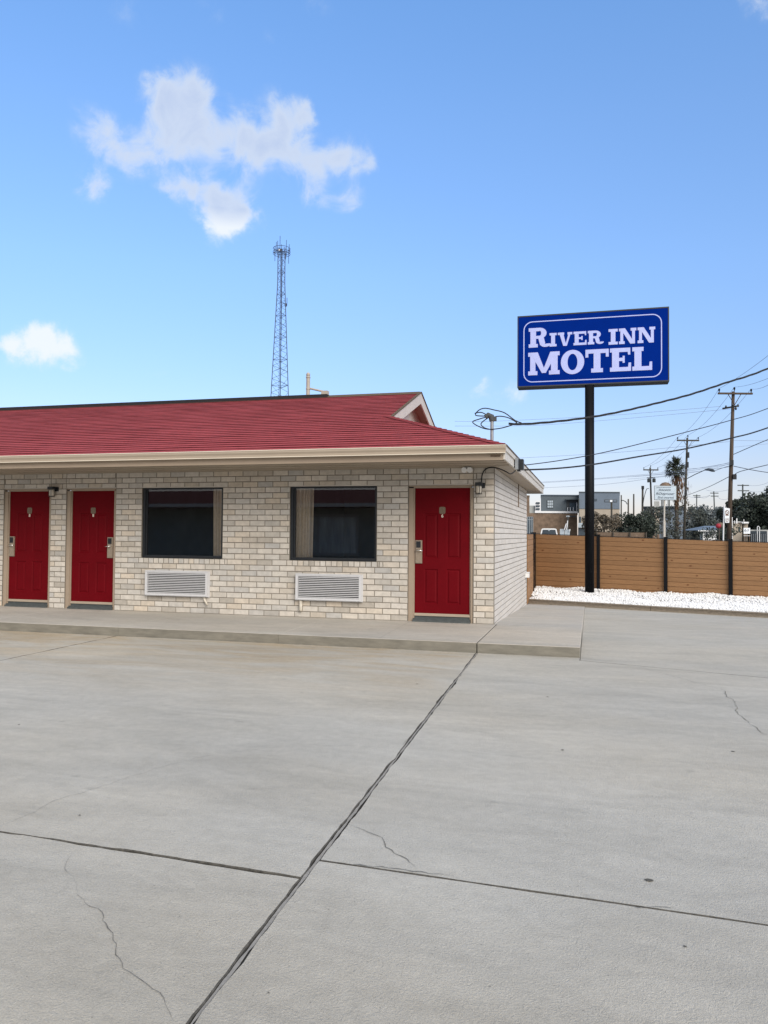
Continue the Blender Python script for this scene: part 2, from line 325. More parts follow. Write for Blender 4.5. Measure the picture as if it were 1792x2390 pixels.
# ------------------------------------------------------------------ terrain, lot, walk
g=MB(); xs=[-3000,-800,-200,-60,-20,-8,0,4,8,14,30,80,200,800,3000]; ys=[-400,-60,-30,-16,-8,0,7,13,20,30,45,60,90,150,300,800,3500]
for y in ys:
    for x in xs: g.v.append((x,y,terr(x,y)))
for j in range(len(ys)-1):
    for i in range(len(xs)-1): a=j*len(xs)+i; g.f.append((a,a+1,a+1+len(xs),a+len(xs))); g.mi.append(0)
g.build('ground','ground',kind='structure')
def jag(a,b,amp=.006,step=.05,ends=False):
    a=Vector(a);b=Vector(b); n=max(2,int((b-a).length/step)); d=(b-a).normalized(); p=Vector((-d.y,d.x,0)); out=[]; o=0
    for i in range(n):
        t=i/n; o=o*.6+random.uniform(-amp,amp)
        if random.random()<.03: o+=random.choice((-1,1))*amp*2
        out.append(a.lerp(b,t)+(p*o if i else Vector()))
    return out
def ring(cs,near=()):  # jagged polygon
    out=[]
    for i in range(len(cs)):
        a=Vector((*cs[i],0)) if len(cs[i])<3 else Vector(cs[i]); b=cs[(i+1)%len(cs)]; b=Vector((*b,0)) if len(b)<3 else Vector(b)
        out+=jag(a,b,.0045,.06 if (b-a).length<12 else .25)
    return out
Xj=lambda y:.039-.0275*(y+2.089)
YL=lambda x:-9.13-.05*(x-.22); YR=lambda x:-8.925-.0436*(x-.239); YU=lambda x:-2.41-.294*(x-1.355)
bx=lambda x:7.16-.366*(x+.04)                      # front line of the edging
gz=lambda y:-.0158*(y+2.2)-.002
e=.006; XL=-5.42; XF=-24; XR=16
lot=MB()
def P3(x,y): return (x,y,0 if y<=-2.2 else gz(y))
lot.slab(ring([(XL+e,YL(XL)+e),(Xj(YL(.2))-.011,YL(.2)+e),(Xj(-2.2)-.011,-2.2),(XL+e,-2.2)]),0,.03,mch=1)
lot.slab(ring([(XL+e,YL(XL)-e),(Xj(-16)-.008,-16),(Xj(YL(.2))-.008,YL(.2)-e)][::1] if False else [(XL+e,-16),(Xj(-16)-.006,-16),(Xj(YL(.2))-.010,YL(.2)-e),(XL+e,YL(XL)-e)]),0,.03,mch=1)
lot.slab(ring([(XF,YL(XL)+e),(XL-e,YL(XL)+e),(XL-e,-2.2),(XF,-2.2)]),0,.03,mch=1)
lot.slab(ring([(XF,-30),(XL-e,-30),(XL-e,YL(XL)-e),(XF,YL(XL)-e)]),0,.03,mch=1)
lot.slab(ring([(XL+e,-30),(XR,-30),(XR,-16.02),(XL+e,-16.02)]),0,.03,mch=1)
lot.slab(ring([(Xj(-16)+.006,-16),(XR,-16),(XR,YR(XR)-.005),(Xj(-8.93)+.009,YR(.24)-.005)]),0,.03,mch=1)
lot.slab(ring([(Xj(-8.93)+.011,YR(.24)+.003),(XR,YR(XR)+.003),(XR,YU(XR)-.004),(1.37,-2.42),(1.37,-2.2),(Xj(-2.2)+.011,-2.2)]),0,.03,mch=1)
zz=lambda x,y:0 if y<-2.3 else (-.0158*(y+2.3))
back=[(1.37,YU(1.355)+.004,0),(XR,YU(XR)+.004,0),(XR,bx(XR)+.02,-.03),(5.1,bx(5.1)+.02,-.118),(1.37,bx(1.37)+.02,-.14)]
lot.slab([(1.373,YU(1.37)+.005,-.001),(6,YU(6)+.005,-.001),(6,bx(6)+.02,-.122),(1.373,bx(1.373)+.02,-.142)],0,.03,ch=.004,mch=1)
lot.slab([(6.006,YU(6)+.005,-.001),(XR,YU(XR)+.005,-.001),(XR,bx(XR)+.02,-.10),(6.006,bx(6)+.02,-.122)],0,.03,ch=.004,mch=1)
lot_o=lot.build('parking_lot',['conc','jside'],kind='structure')
# packed joint filler below and between the slabs
jf=MB(); jf.quad((XF,-30,-.016),(XR,-30,-.016),(XR,-9,-.016),(XF,-9,-.016)); jf.quad((XF,-9,-.016),(XR,-9,-.016),(XR,-6.9,-.016),(XF,-2.0,-.016)) ; jf.quad((XF,-2.0,-.016),(XR,-6.9,-.016),(XR,-2.0,-.03),(XF,-1.9,-.03))
jf.build('joint_filler','joint',lot_o)
# raised sealant strip along the main joint
st=MB(); L_=[];Rr=[]
for k in range(260):
    y0=-2.2-k*.05; h_=.0062+random.uniform(-.002,.002); 
    if random.random()<.06: h_*=.5
    z_=-.004+random.uniform(-.002,.001); L_.append((Xj(y0)-h_-.001,y0,z_)); Rr.append((Xj(y0)+h_+.001+random.uniform(-.002,.002),y0,z_))
st.add(L_+Rr,[(i,i+1,261+i,260+i) for i in range(259)])
st.build('joint_sealant','crackl',lot_o)
def bpx(x,y): return (x/.9258,y/.9258+1400)
def crackline(pts,w0,name,mat='crack',amp=.012,zf=None):
    if name=='crackm': name,mat='crack','crackm'
    mb=MB(); P=[]
    W=[onZ(*bpx(*p),0) for p in pts]
    for i in range(len(W)-1):
        n=max(2,int((W[i+1]-W[i]).length/.035))
        for k in range(n): P.append(W[i].lerp(W[i+1],k/n))
    P.append(W[-1]); o=0; Q=[]
    for i,p in enumerate(P):
        d=(P[min(i+1,len(P)-1)]-P[max(i-1,0)]).normalized(); q=Vector((-d.y,d.x,0)); o=o*.75+random.uniform(-amp,amp)
        fade=min(1,i/5,(len(P)-1-i)/5)+.15
        ww=w0*random.uniform(.15,.95)*fade; Q.append((p+q*(o+ww/2),p+q*(o-ww/2)))
    vs=[]
    for a,b in Q: vs+= [(a.x,a.y,a.z+.0035),(b.x,b.y,b.z+.0035)]
    mb.add(vs,[(2*i,2*i+1,2*i+3,2*i+2) for i in range(len(Q)-1)])
    mb.build(name,mat,lot_o)
crackline([(750,485),(775,492),(800,503),(820,515),(835,535),(855,548),(885,560),(895,575),(908,588)],.0055,'crack','crackm')
crackline([(0,490),(60,465),(130,432),(200,410),(260,390),(340,362),(420,343),(520,328),(640,315),(760,316),(850,322)],.0032,'crack','crackl')
crackline([(165,633),(190,655),(212,668),(235,710),(248,735),(262,765),(275,795),(300,825),(325,845),(345,865),(383,905)],.0042,'crack','crackm')
crackline([(150,545),(140,590),(165,633)],.003,'crack','crackl')
crackline([(1290,128),(1340,140),(1400,150),(1480,172),(1560,195)],.006,'crack','crackl')
crackline([(1558,192),(1580,215),(1600,250),(1625,272),(1659,297)],.007,'crack','crackm')
crackline([(870,318),(884,300),(890,292)],.004,'crack')
crackline([(690,562),(760,572),(840,580),(910,589),(990,600)],.006,'crack')
crackline([(1345,655),(1380,668),(1440,665),(1470,672)],.008,'crack')
for (x,y,r) in ((1403,607,.016),(172,466,.006),(1480,750,.006),(1183,210,.012),(41,270,.009),(901,182,.012),(580,850,.004),(1215,325,.012),(1583,328,.012)):
    c=onZ(*bpx(x,y),0); mb=MB(); n=9
    mb.add([(c.x,c.y,.005)]+[(c.x+r*random.uniform(.6,1.2)*math.cos(6.283*i/n)*1.3,c.y+r*random.uniform(.6,1.2)*math.sin(6.283*i/n),.0035) for i in range(n)],[(0,i+1,(i+1)%n+1) for i in range(n)]); mb.build('stain','crack',lot_o)
# front walk in poured bays
walk=MB(); xs_=[-24,-18.6,-15.9,-13.2,-10.5,-7.9,-5.40,-2.80,.035]
for a,b in zip(xs_[:-1],xs_[1:]):
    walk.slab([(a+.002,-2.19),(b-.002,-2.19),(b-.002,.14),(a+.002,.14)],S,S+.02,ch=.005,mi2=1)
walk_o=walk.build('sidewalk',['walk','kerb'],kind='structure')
rw=MB(); xr=1.372
P0=[(.048,-2.195,S),(xr-.02,-2.195,S),(xr,-2.17,S),(xr,0,S-.004)]
y1=7.2
rw.slab([(.048,-2.195,S),(xr-.012,-2.195,S),(xr,-2.183,S),(xr,.0,S),(.048,0.0,S)],S,S+.02,ch=.006,mi2=1)
def zs(y): return S-.0387*y
rw.add([(.0,0,S),(xr-.006,0,S),(xr-.003,bx(xr)+.0,zs(6.66)),(.0,7.18,zs(7.18)),(xr,0,S-.007),(xr,bx(xr),zs(6.66)-.007),(xr,0,-.2),(xr,bx(xr),-.2),(.0,-.004,S),(.0,-.004,-.1)],[(0,1,2,3),(1,4,5,2),(4,6,7,5)])
rw.build('end_walk',['walk','kerb'],kind='structure')
sj=MB()
for X0,X1 in ((-1.31,-1.375),(-4.1,-4.15),(-6.7,-6.74)): sj.quad((X0-.002,-2.18,S+.003),(X0+.002,-2.18,S+.003),(X1+.002,.0,S+.003),(X1-.002,.0,S+.003))
sj.build('walk_score_line','crackl',walk_o)
# ------------------------------------------------------------------ motel
mot=empty('motel_building',(0,0,0),'long white brick motel wing with red shingle roof and red room doors','motel')
ZD=23.15*H+S
# openings (x0,x1,z0,z1)
D3=(-1.42,-.335); D2=(-8.03,-6.965); D1=(-9.43,-8.37)
W1=(-6.42,-4.80); W2=(-3.525,-1.965); zb=S+10*H; zt=S+23.15*H
zero=-.2
ops=[(D3[0],D3[1],zero,ZD),(D2[0],D2[1],zero,ZD),(D1[0],D1[1],zero,ZD),(W1[0],W1[1],zb,zt),(W2[0],W2[1],zb,zt)]
AC=[(-6.27,-5.03),(-3.37,-2.20)]
fw=MB(); BL=.285; XW=-16
breaks=[XW,D1[0],D1[1],D2[0],D2[1],W1[0],W1[1],W2[0],W2[1],D3[0],D3[1],0]
def run(mb,o,u,n,a,b,z0,z1,off,bl=BL,gap=.0135,dep=.10,hg=None):
    hg=gap if hg is None else hg
    k=math.floor((a-off)/bl); x=off+k*bl
    while x<b-1e-4:
        s0=max(x,a); s1=min(x+bl,b)
        if s1-s0>.035:
            j=random.uniform(-.0012,.0012)
            mb.brick(o,u,n,s0+hg/2,s1-hg/2,z0+gap/2+j,z1-gap/2+j,dep,.0035)
        x+=bl
for c in range(26):
    z0=S+c*H; z1=z0+H; zm=(z0+z1)/2; off=(BL/2 if c%2 else 0)+.0*c
    if c>=23: spans=[(XW,D1[0]),(D1[0],D1[1]),(D1[1],D2[0]),(D2[0],D2[1]),(D2[1],D3[0]),(D3[0],D3[1]),(D3[1],0)]
    else:
        cuts=sorted([(o[0],o[1]) for o in ops if o[2]<zm<o[3]]); spans=[];x=XW
        for a,b in cuts: spans.append((x,a)); x=b
        spans.append((x,0))
    for a,b in spans:
        segs=[(a,b)]
        if c==9:
            segs=[];x=a
            for w_ in (W1,W2):
                if a<=w_[0] and w_[1]<=b: segs.append((x,w_[0]-.05)); segs.append(('h',w_[0]-.05,w_[1]+.05)); x=w_[1]+.05
            segs.append((x,b))
        for sg in segs:
            if sg[0]=='h': run(fw,(0,0,0),(1,0,0),(0,-1,0),sg[1],sg[2],z0,z1,sg[1],bl=.1015,dep=.104)
            else:
                zz0=z0+(.15*H if c==23 and any(abs(sg[0]-q[0])<.01 for q in (D1,D2,D3)) else 0)
                run(fw,(0,0,0),(1,0,0),(0,-1,0),sg[0],sg[1],zz0,z1,off)
fw.build('wall','brick',mot)
# mortar backing with the openings cut
mw=MB(); xsb=sorted(set(breaks)); 
for a,b in zip(xsb[:-1],xsb[1:]):
    xm=(a+b)/2; o=[q for q in ops if q[0]<=xm<=q[1]]
    if not o: mw.box(a,b,.006,.097,-.1,ZS)
    else:
        if o[0][2]>0: mw.box(a,b,.006,.097,-.1,o[0][2]-.004)
        mw.box(a,b,.006,.097,o[0][3]+.004,ZS)
mw.box(-.1,-.006,.09,LB,-.3,ZS)
mw.build('mortar','mortar',mot)
sw=MB()
for c in range(-4,26):
    z0=S+c*H; off=(BL/2 if c%2 else 0)+.03
    run(sw,(0,0,0),(0,1,0),(1,0,0),.103,LB,z0,z0+H,off,dep=.08,hg=.0095)
sw.build('wall','brickp',mot)
bk=MB(); bk.box(XW,-.01,LB-.1,LB-.005,-.3,ZS); bk.build('wall','mortar',mot)
# lintel angles
for q in (W1,W2,D1,D2,D3):
    li=MB(); li.box(q[0]+.004,q[1]-.004,-.002,.08,ZD-.008,ZD+.006)
    li.build('lintel','cream',mot)
# rooms behind the glass
for w_ in (W1,W2):
    rm=MB(); a,b=w_[0]-.6,w_[1]+.9; y0,y1_,z0,z1=.13,4.2,S,2.65
    rm.quad((a,y1_,z0),(b,y1_,z0),(b,y1_,z1),(a,y1_,z1)); rm.quad((a,y0,z0),(a,y1_,z0),(a,y1_,z1),(a,y0,z1)); rm.quad((b,y0,z0),(b,y1_,z0),(b,y1_,z1),(b,y0,z1))
    rm.quad((a,y0,z0),(b,y0,z0),(b,y1_,z0),(a,y1_,z0)); rm.quad((a,y0,z1),(b,y0,z1),(b,y1_,z1),(a,y1_,z1))
    rm.box(a+.5,a+1.6,1.6,3.4,z0,z0+.55)   # a bed
    rm.box(b-.9,b-.2,3.7,4.15,z0,z0+.75)
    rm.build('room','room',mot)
def window(w_,cx0,cx1,label=None):
    f=MB(); x0,x1=w_[0]+.006,w_[1]-.006; z0,z1=zb+.004,zt-.01; y0,y1_=.03,.10; t=.045
    f.box(x0,x1,y0,y1_,z0,z0+t); f.box(x0,x1,y0,y1_,z1-t*.6,z1); f.box(x0,x0+t,y0,y1_,z0+t,z1-t*.6); f.box(x1-t*.7,x1,y0,y1_,z0+t,z1-t*.6)
    f.box(x0+t,x0+t+.03,y0+.025,y1_-.005,z0+t,z1-t*.6)
    wo=f.build('window','black',mot)
    p=MB(); p.quad((x0+t,.075,z0+t),(x1-t*.7,.075,z0+t),(x1-t*.7,.075,z1-t*.6),(x0+t,.075,z1-t*.6)); po=p.build('pane','pane'); po.parent=wo
    c=MB(); n=int((cx1-cx0)/.009); vs=[]
    for i in range(n+1):
        x=cx0+(cx1-cx0)*i/n; y=.18+.042*math.sin(i*.95+.6*math.sin(i*.21))+.01*math.sin(i*.33)
        fl=.02*math.sin(i*.05); vs+=[(x,y,z0-.3),(x+(.02*(i/n) if cx0<w_[0]+.3 else -.02*(1-i/n)),y,z1+.1)]
    c.add(vs,[(2*i,2*i+2,2*i+3,2*i+1) for i in range(n)]); co=c.build('curtain','curtain',smooth=True); co.parent=wo
    return wo
window(W1,-5.06,-4.76); window(W2,-3.56,-3.17)
# doors
def door(Dx,lock='L',num='6'):
    x0,x1=Dx; fx0,fx1=x0+.004,x1-.004; lx0,lx1=x0+.105,x1-.062; lz0,lz1=S+.115,2.335; yl=.055
    # frame: stepped hollow-metal jambs and head
    f=MB()
    for a,b,ya in ((fx0,lx0-.025,.022),(lx0-.025,lx0-.002,.04)): f.box(a,b,ya,.12,S,lz1+.002)
    for a,b,ya in ((lx1+.002,lx1+.022,.04),(lx1+.022,fx1,.022)): f.box(a,b,ya,.12,S,lz1+.002)
    f.box(fx0,fx1,.022,.12,lz1+.027,ZD-.012); f.box(lx0-.025,lx1+.022,.04,.12,lz1+.002,lz1+.027)
    d=MB(); w_=lx1-lx0
    xsn=[lx0,lx0+.17*w_,lx0+.42*w_,lx0+.58*w_,lx0+.83*w_,lx1]; h=lz1-lz0
    zsn=[lz0,lz0+.085*h,lz0+.36*h,lz0+.445*h,lz0+.80*h,lz1]
    for i in range(5):
        for j in range(5):
            a,b,c,e_=xsn[i],xsn[i+1],zsn[j],zsn[j+1]
            if i in (1,3) and j in (1,3):
                prev=[(a,c),(b,c),(b,e_),(a,e_)]; py=yl
                for ins,yy in ((.012,yl+.011),(.026,yl+.011),(.045,yl+.002)):
                    cur=[(a+ins,c+ins),(b-ins,c+ins),(b-ins,e_-ins),(a+ins,e_-ins)]
                    for k in range(4):
                        l=(k+1)%4; d.quad((prev[k][0],py,prev[k][1]),(prev[l][0],py,prev[l][1]),(cur[l][0],yy,cur[l][1]),(cur[k][0],yy,cur[k][1]))
                    prev=cur; py=yy
                d.quad(*[(q[0],py,q[1]) for q in prev])
            else: d.quad((a,yl,c),(b,yl,c),(b,yl,e_),(a,yl,e_))
    d.box(lx0,lx1,yl+.02,.10,lz0,lz1)
    d.quad((lx0,yl,lz0),(lx1,yl,lz0),(lx1,yl+.02,lz0),(lx0,yl+.02,lz0))
    do=d.build('door','door',mot)
    fo=f.build('door_frame','tan'); fo.parent=do
    s_=MB(); s_.box(lx0-.002,lx1+.002,.048,.052,lz0,lz0+.022); s_.box(lx0-.002,lx1+.002,.03,.048,lz0-.02,lz0+.004); so_=s_.build('door_sweep','gutter'); so_.parent=do
    t=MB(); t.box(lx0-.02,lx1+.018,-.03,.10,S,S+.03); t.box(lx0-.015,lx1+.014,.0,.10,S+.03,S+.055); t.box(lx0,lx1,.05,.10,S+.055,S+.11)
    for k in range(5): t.box(lx0-.018,lx1+.016,-.025+k*.006,-.022+k*.006,S+.03,S+.034)
    to=t.build('threshold','sill'); to.parent=do
    # lock
    lx=lx0+.010 if lock=='L' else lx1-.125
    zc=1.27; k=MB(); k.prism([(lx,1.09),(lx+.115,1.09),(lx+.115,1.472),(lx,1.472)],yl-.022,yl)
    k.prism([(lx+.008,1.10),(lx+.107,1.10),(lx+.107,1.462),(lx+.008,1.462)],yl-.027,yl-.022)
    lo=k.build('lock','nickel'); lo.parent=do
    kb=MB(); kb.box(lx+.018,lx+.092,yl-.034,yl-.027,1.35,1.455); ko=kb.build('card_reader','black'); ko.parent=do
    hd=MB(); sgn=1 if lock=='L' else -1; hx=lx+.035 if lock=='L' else lx+.08
    hd.tube([(hx,yl-.02,1.308),(hx,yl-.07,1.308)],.013,12); hd.tube([(hx,yl-.07,1.308),(hx+sgn*.03,yl-.075,1.306),(hx+sgn*.10,yl-.072,1.298)],[.011,.010,.008],10)
    ho=hd.build('handle','chrome',smooth=True); ho.parent=do
    cx=(lx0+lx1)/2; pl=MB()
    oc=[(cx+.052*math.copysign(min(1,abs(1.25*math.cos(a))),math.cos(a)),1.968+.058*math.copysign(min(1,abs(1.25*math.sin(a))),math.sin(a))) for a in [math.pi/8+k_*math.pi/8 for k_ in range(16)]]
    pl.prism(oc,yl-.008,yl-.0005); pl.box(cx-.026,cx+.026,yl-.012,yl-.008,1.945,1.995); pl.box(cx-.012,cx+.012,yl-.015,yl-.012,1.955,1.975)
    plo=pl.build('number_plaque','bronze'); plo.parent=do
    cu=bpy.data.curves.new('digit','FONT'); cu.body=num; cu.size=.075; cu.extrude=.002; cu.align_x='CENTER'; cu.offset=.0015
    tmp=bpy.data.objects.new('digit',cu); col.objects.link(tmp); dg=bpy.context.evaluated_depsgraph_get(); me=bpy.data.meshes.new_from_object(tmp.evaluated_get(dg)); bpy.data.objects.remove(tmp)
    me.transform(Matrix.Translation((cx,yl-.004,1.852))@Matrix.Rotation(math.pi/2,4,'X')); me.materials.clear(); me.materials.append(M['lip'])
    no=bpy.data.objects.new('room_number',me); col.objects.link(no); no.parent=do
    return do
door(D3,'L','6'); door(D2,'R','8'); door(D1,'L','8')
# ---- roof
ze=2.845; XE=.33; YE=-1.46; YB=LB+1.25; pt=.357; YM=3.25; zr=ze+pt*(YM-YE); XG=-1.95; XI=-2.2
YBk=2*YM-YE
zg=ze+pt*(XE-XG)
rf=MB(); cs_=1/math.sqrt(1+pt*pt); ex=.155; nC=int((YM-YE)/cs_/ex)+1
def shing(mb,A,B,a2,b2):
    up=Vector((0,0,1)); A,B,a2,b2=map(Vector,(A,B,a2,b2)); n=max(1,int((B-A).length/.22)); p_=[random.uniform(0,6.28) for _ in range(4)]
    low=[];hi=[];bt=[]
    for i in range(n+1):
        t=i/n; x=t*(B-A).length; wv=.0012*math.sin(x*1.1+p_[0])+.0012*math.sin(x*2.7+p_[1])+.001*math.sin(x*6.3+p_[2]); l=.014+wv+random.uniform(-.0012,.0012)
        th=.011+.0035*math.sin(x*.8+p_[3])*math.sin(x*2.1+p_[0])+random.uniform(-.001,.001)
        low.append(A.lerp(B,t)+up*l); hi.append(a2.lerp(b2,t)+up*.0005); bt.append(A.lerp(B,t)+up*(l-max(.003,th)))
    k=n+1; mb.add(low+hi,[(i,i+1,k+i+1,k+i) for i in range(n)]); mb.add(low+bt,[(i,k+i,k+i+1,i+1) for i in range(n)],1)
for i in range(nC):
    s0=i*ex*cs_; s1=min((i+1)*ex*cs_,YM-YE); 
    if s1<=s0: break
    ya,yb_=YE+s0,YE+s1; za,zb_=ze+pt*s0,ze+pt*s1
    xa=XE-s0 if za<zg else XG; xb_=XE-s1 if zb_<=zg+.02 else XG
    shing(rf,(XW-3,ya,za),(xa,ya,za),(XW-3,yb_,zb_),(xb_,yb_,zb_))
    # hip end
    if za<zg: shing(rf,(xa,ya,za),(xa,YBk-s0,za),(XE-s1,yb_,zb_),(XE-s1,YBk-s1,zb_))
    elif XE-s0>XI-.2: 
        shing(rf,(XE-s0,ya,za),(XE-s0,YBk-s0,za),(XE-s1,yb_,zb_),(XE-s1,YBk-s1,zb_))
rf.quad((XW-3,YBk,ze),(XE,YBk,ze),(XG,YM+(YBk-YM)*(zr-zg)/(zr-ze),zg),(XW-3,YM+(YBk-YM)*(zr-zg)/(zr-ze),zg)); rf.quad((XW-3,YM+(YBk-YM)*(zr-zg)/(zr-ze),zg),(XG,YM+(YBk-YM)*(zr-zg)/(zr-ze),zg),(XG,YM,zr),(XW-3,YM,zr))
rfo=rf.build('roof',['shingle','sh_butt'],mot)
# hip caps
for sgn in (0,1):
    hc=MB(); n=22; 
    for i in range(n):
        t0=i/n; t1=(i+1.12)/n; 
        def hp(t):
            s_=t*(XE-XG); y=YE+s_ if sgn==0 else YBk-s_
            return Vector((XE-s_,y,ze+pt*s_))
        a,b=hp(t0),hp(min(t1,1.0)); wv=.13; dy=1 if sgn==0 else -1
        l0=.026;l1=.014
        va=[a+Vector((-wv,0,l0)),a+Vector((0,0,l0+.004)),a+Vector((0,dy*wv,l0))]; vb=[b+Vector((-wv,0,l1)),b+Vector((0,0,l1+.004)),b+Vector((0,dy*wv,l1))]
        # drop the wings on to the slopes
        hc.add(va+vb+[v-Vector((0,0,.014)) for v in va],[(0,1,4,3),(1,2,5,4)]); hc.add([va[0],va[1],va[2]]+[v-Vector((0,0,.016)) for v in va],[(0,3,4,1),(1,4,5,2)],1); hc.add([va[0],vb[0],va[0]-Vector((0,0,.03)),vb[0]-Vector((0,0,.03))],[(0,1,3,2)],1)
    hco=hc.build('hip_cap',['shingle','sh_butt']); hco.parent=rfo
rc=MB(); rc.add([(XW-3,YM-.14,zr-.035),(XW-3,YM,zr+.035),(XW-3,YM+.14,zr-.035),(XG,YM-.14,zr-.035),(XG,YM,zr+.035),(XG,YM+.14,zr-.035)],[(0,1,4,3),(1,2,5,4)]); rco=rc.build('ridge_cap','shingle_edge'); rco.parent=rfo
rv=MB(); rv.box(XW-3,-3.96,YM-.13,YM+.13,zr-.03,zr+.042); rvo=rv.build('ridge_vent','ridge'); rvo.parent=rfo
# eave: fascia, gutter, soffit, drip edges
so1=MB(); so1.quad((XW-3,-1.42,ZS),(XE-.05,-1.42,ZS),(XE-.05,.0,ZS),(XW-3,0,ZS)); so1.quad((-.1,.0,ZS),(XE-.05,0,ZS),(XE-.05,YBk-.05,ZS),(-.1,YBk-.05,ZS)); so1.quad((XW-3,LB-.1,ZS),(-.1,LB-.1,ZS),(-.1,YBk-.05,ZS),(XW-3,YBk-.05,ZS))
for yy in (-.03,-.35,-.72,-1.08): so1.box(XW-3,-.002 if yy>-.1 else XE-.06,yy-.012,yy+.012,ZS-.012,ZS-.001)
so1.build('soffit','soffit',mot)
fa=MB(); fa.box(XW-3,XE-.032,-1.445,-1.42,ZS-.03,ze-.02); fa.build('fascia','tan',mot)
fs=MB(); y0,y1_=-1.44,YBk-.04
fs.box(XE-.03,XE-.005,y0,y1_,ZS-.02,ze-.055); fs.box(XE-.005,XE+.012,y0,y1_,ze-.075,ze-.005); fs.box(XW-3,XE-.032,y1_-.02,y1_+.004,ZS-.02,ze-.01)
fs.build('fascia','cream',mot)
ed=MB(); ed.box(XE-.05,XE+.022,YE,YBk,ze-.004,ze+.014); ed.box(XW-3,XE,YE-.01,YE+.03,ze-.004,ze+.010); edo=ed.build('drip_edge','shingle_edge'); edo.parent=rfo
gu=MB(); prof=[(-1.446,2.842),(-1.450,2.745),(-1.50,2.745),(-1.505,2.775),(-1.525,2.80),(-1.540,2.81),(-1.540,2.845),(-1.534,2.845),(-1.534,2.815),(-1.50,2.785),(-1.455,2.76),(-1.452,2.842)]
def extr(mb,prof,x0,x1,mi=0):
    n=len(prof); mb.add([(x0,y,z) for y,z in prof]+[(x1,y,z) for y,z in prof],[tuple(range(n)),tuple(range(2*n-1,n-1,-1))]+[(i,i+n,(i+1)%n+n,(i+1)%n) for i in range(n)],mi)
extr(gu,[(-1.447,2.835),(-1.447,2.742),(-1.518,2.742),(-1.522,2.752),(-1.524,2.775),(-1.540,2.805),(-1.542,2.836)],XW-3,XE+.012)
guo=gu.build('gutter','gutter',mot)
gl=MB(); gl.box(XW-3,XE+.014,-1.548,-1.447,2.836,2.846); gl.box(XW-3,XE+.01,-1.530,-1.45,2.733,2.742); glo=gl.build('lip','lip'); glo.parent=guo
# the gable set back in the end of the roof
gb=MB(); rk=.20
yA=YM-(YM-YE)*(zr-zg)/(zr-ze); yB=2*YM-yA
for (ya,s_) in ((yA,1),(yB,-1)):
    gb.add([Vector((XG+dx,y,z)) for dx in (0,.028) for (y,z) in ((ya-.0*s_,zg+.0),(YM,zr+.0),(YM,zr-rk*1.1),(ya+s_*rk*2.2,zg-.04+.0))],[(0,1,2,3),(7,6,5,4),(0,4,5,1),(1,5,6,2),(2,6,7,3),(3,7,4,0)])
gb.build('rake_board','cream',mot)
ge_=MB()
for (ya,s_) in ((yA,1),(yB,-1)):
    ge_.add([Vector((XG+dx,y,z)) for dx in (.0,.045) for (y,z) in ((ya-.03*s_,zg-.008),(YM,zr+.008),(YM,zr+.030),(ya-.03*s_,zg+.014))],[(0,1,2,3),(7,6,5,4),(0,4,5,1),(1,5,6,2),(2,6,7,3),(3,7,4,0)])
geo=ge_.build('drip_edge','shingle_edge'); geo.parent=rfo
gw=MB(); gw.add([(XI,yA-.2,zg-.1),(XI,yB+.2,zg-.1),(XI,YM,zr-.01)],[(0,1,2)]); gw.build('gable_wall','cream',mot)
gs=MB(); gs.quad((XI,yA,zg-.02),(XG,yA,zg-.02),(XG,YM,zr-.02),(XI,YM,zr-.02)); gs.quad((XI,yB,zg-.02),(XG,yB,zg-.02),(XG,YM,zr-.02),(XI,YM,zr-.02)); gs.build('gable_soffit','soffit',mot)
# small dark tag under the gutter end, conduit on the end wall
tg=MB(); tg.box(.12,.26,-1.452,-1.445,2.685,2.715); tg.build('vent_tag','bbrick',mot)
ct=MB(); ct.box(0,.018,4.29,4.33,2.17,ZS-.002); ct.build('conduit','bbrick',mot)
# ---- air-conditioner grilles
def ac(a,b,label,left):
    t=empty('air_conditioner',((a+b)/2,0,.425),label,'air conditioner','air conditioner grilles in the motel wall'); z0,z1=.435,.885
    f=MB(); y0=-.085; w_=.042
    f.box(a,b,y0,-.002,z0,z0+w_); f.box(a,b,y0,-.002,z1-w_,z1); f.box(a,a+w_,y0,-.002,z0+w_,z1-w_); f.box(b-w_,b,y0,-.002,z0+w_,z1-w_)
    f.box(a+.012,b-.012,y0-.008,y0,z0+.010,z0+.02); f.box(a+.012,b-.012,y0-.008,y0,z1-.02,z1-.010)
    f.box(a-.006,b+.008,-.03,-.002,z0-.012,z0); f.box(b,b+.008,-.03,-.002,z0,z1)
    f.build('frame','alu',t)
    bkp=MB(); bkp.box(a+w_,b-w_,-.03,-.004,z0+w_,z1-w_); bkp.build('backing','alud',t)
    lv=MB(); n=12; hh=(z1-z0-2*w_)/n
    for i in range(n):
        zc=z0+w_+hh*(i+.5); zl=zc-hh*.30; zh=zc+hh*.20
        lv.add([(x,y,z) for x in (a+w_,b-w_) for (y,z) in ((y0+.004,zl),(y0+.004,zl+hh*.42),(y0+.016,zl+hh*.46),(y0+.016,zl+hh*.1))],[(0,1,2,3),(7,6,5,4),(0,4,5,1),(1,5,6,2),(2,6,7,3),(3,7,4,0)])
    lv.build('louvre','alu',t)
    p=MB()
    if left: p.tube([(a+.085,-.04,z0-.01),(a+.085,-.04,z0-.17),(a+.085,-.032,z0-.19)],[.028,.028,.030],12)
    else: p.tube([(b-.08,-.04,z0-.01),(b-.065,-.042,z0-.07),(b-.03,-.045,z0-.12),(b-.02,-.04,z0-.15)],[.022,.022,.018,.016],10)
    p.build('drain_pipe','bulbglass',t,smooth=True)
ac(-6.28,-5.035,'white louvred air conditioner under the left window, drain hose at its right end',False)
ac(-3.375,-2.20,'white louvred air conditioner nearest the end door, drain stub at its left end',True)
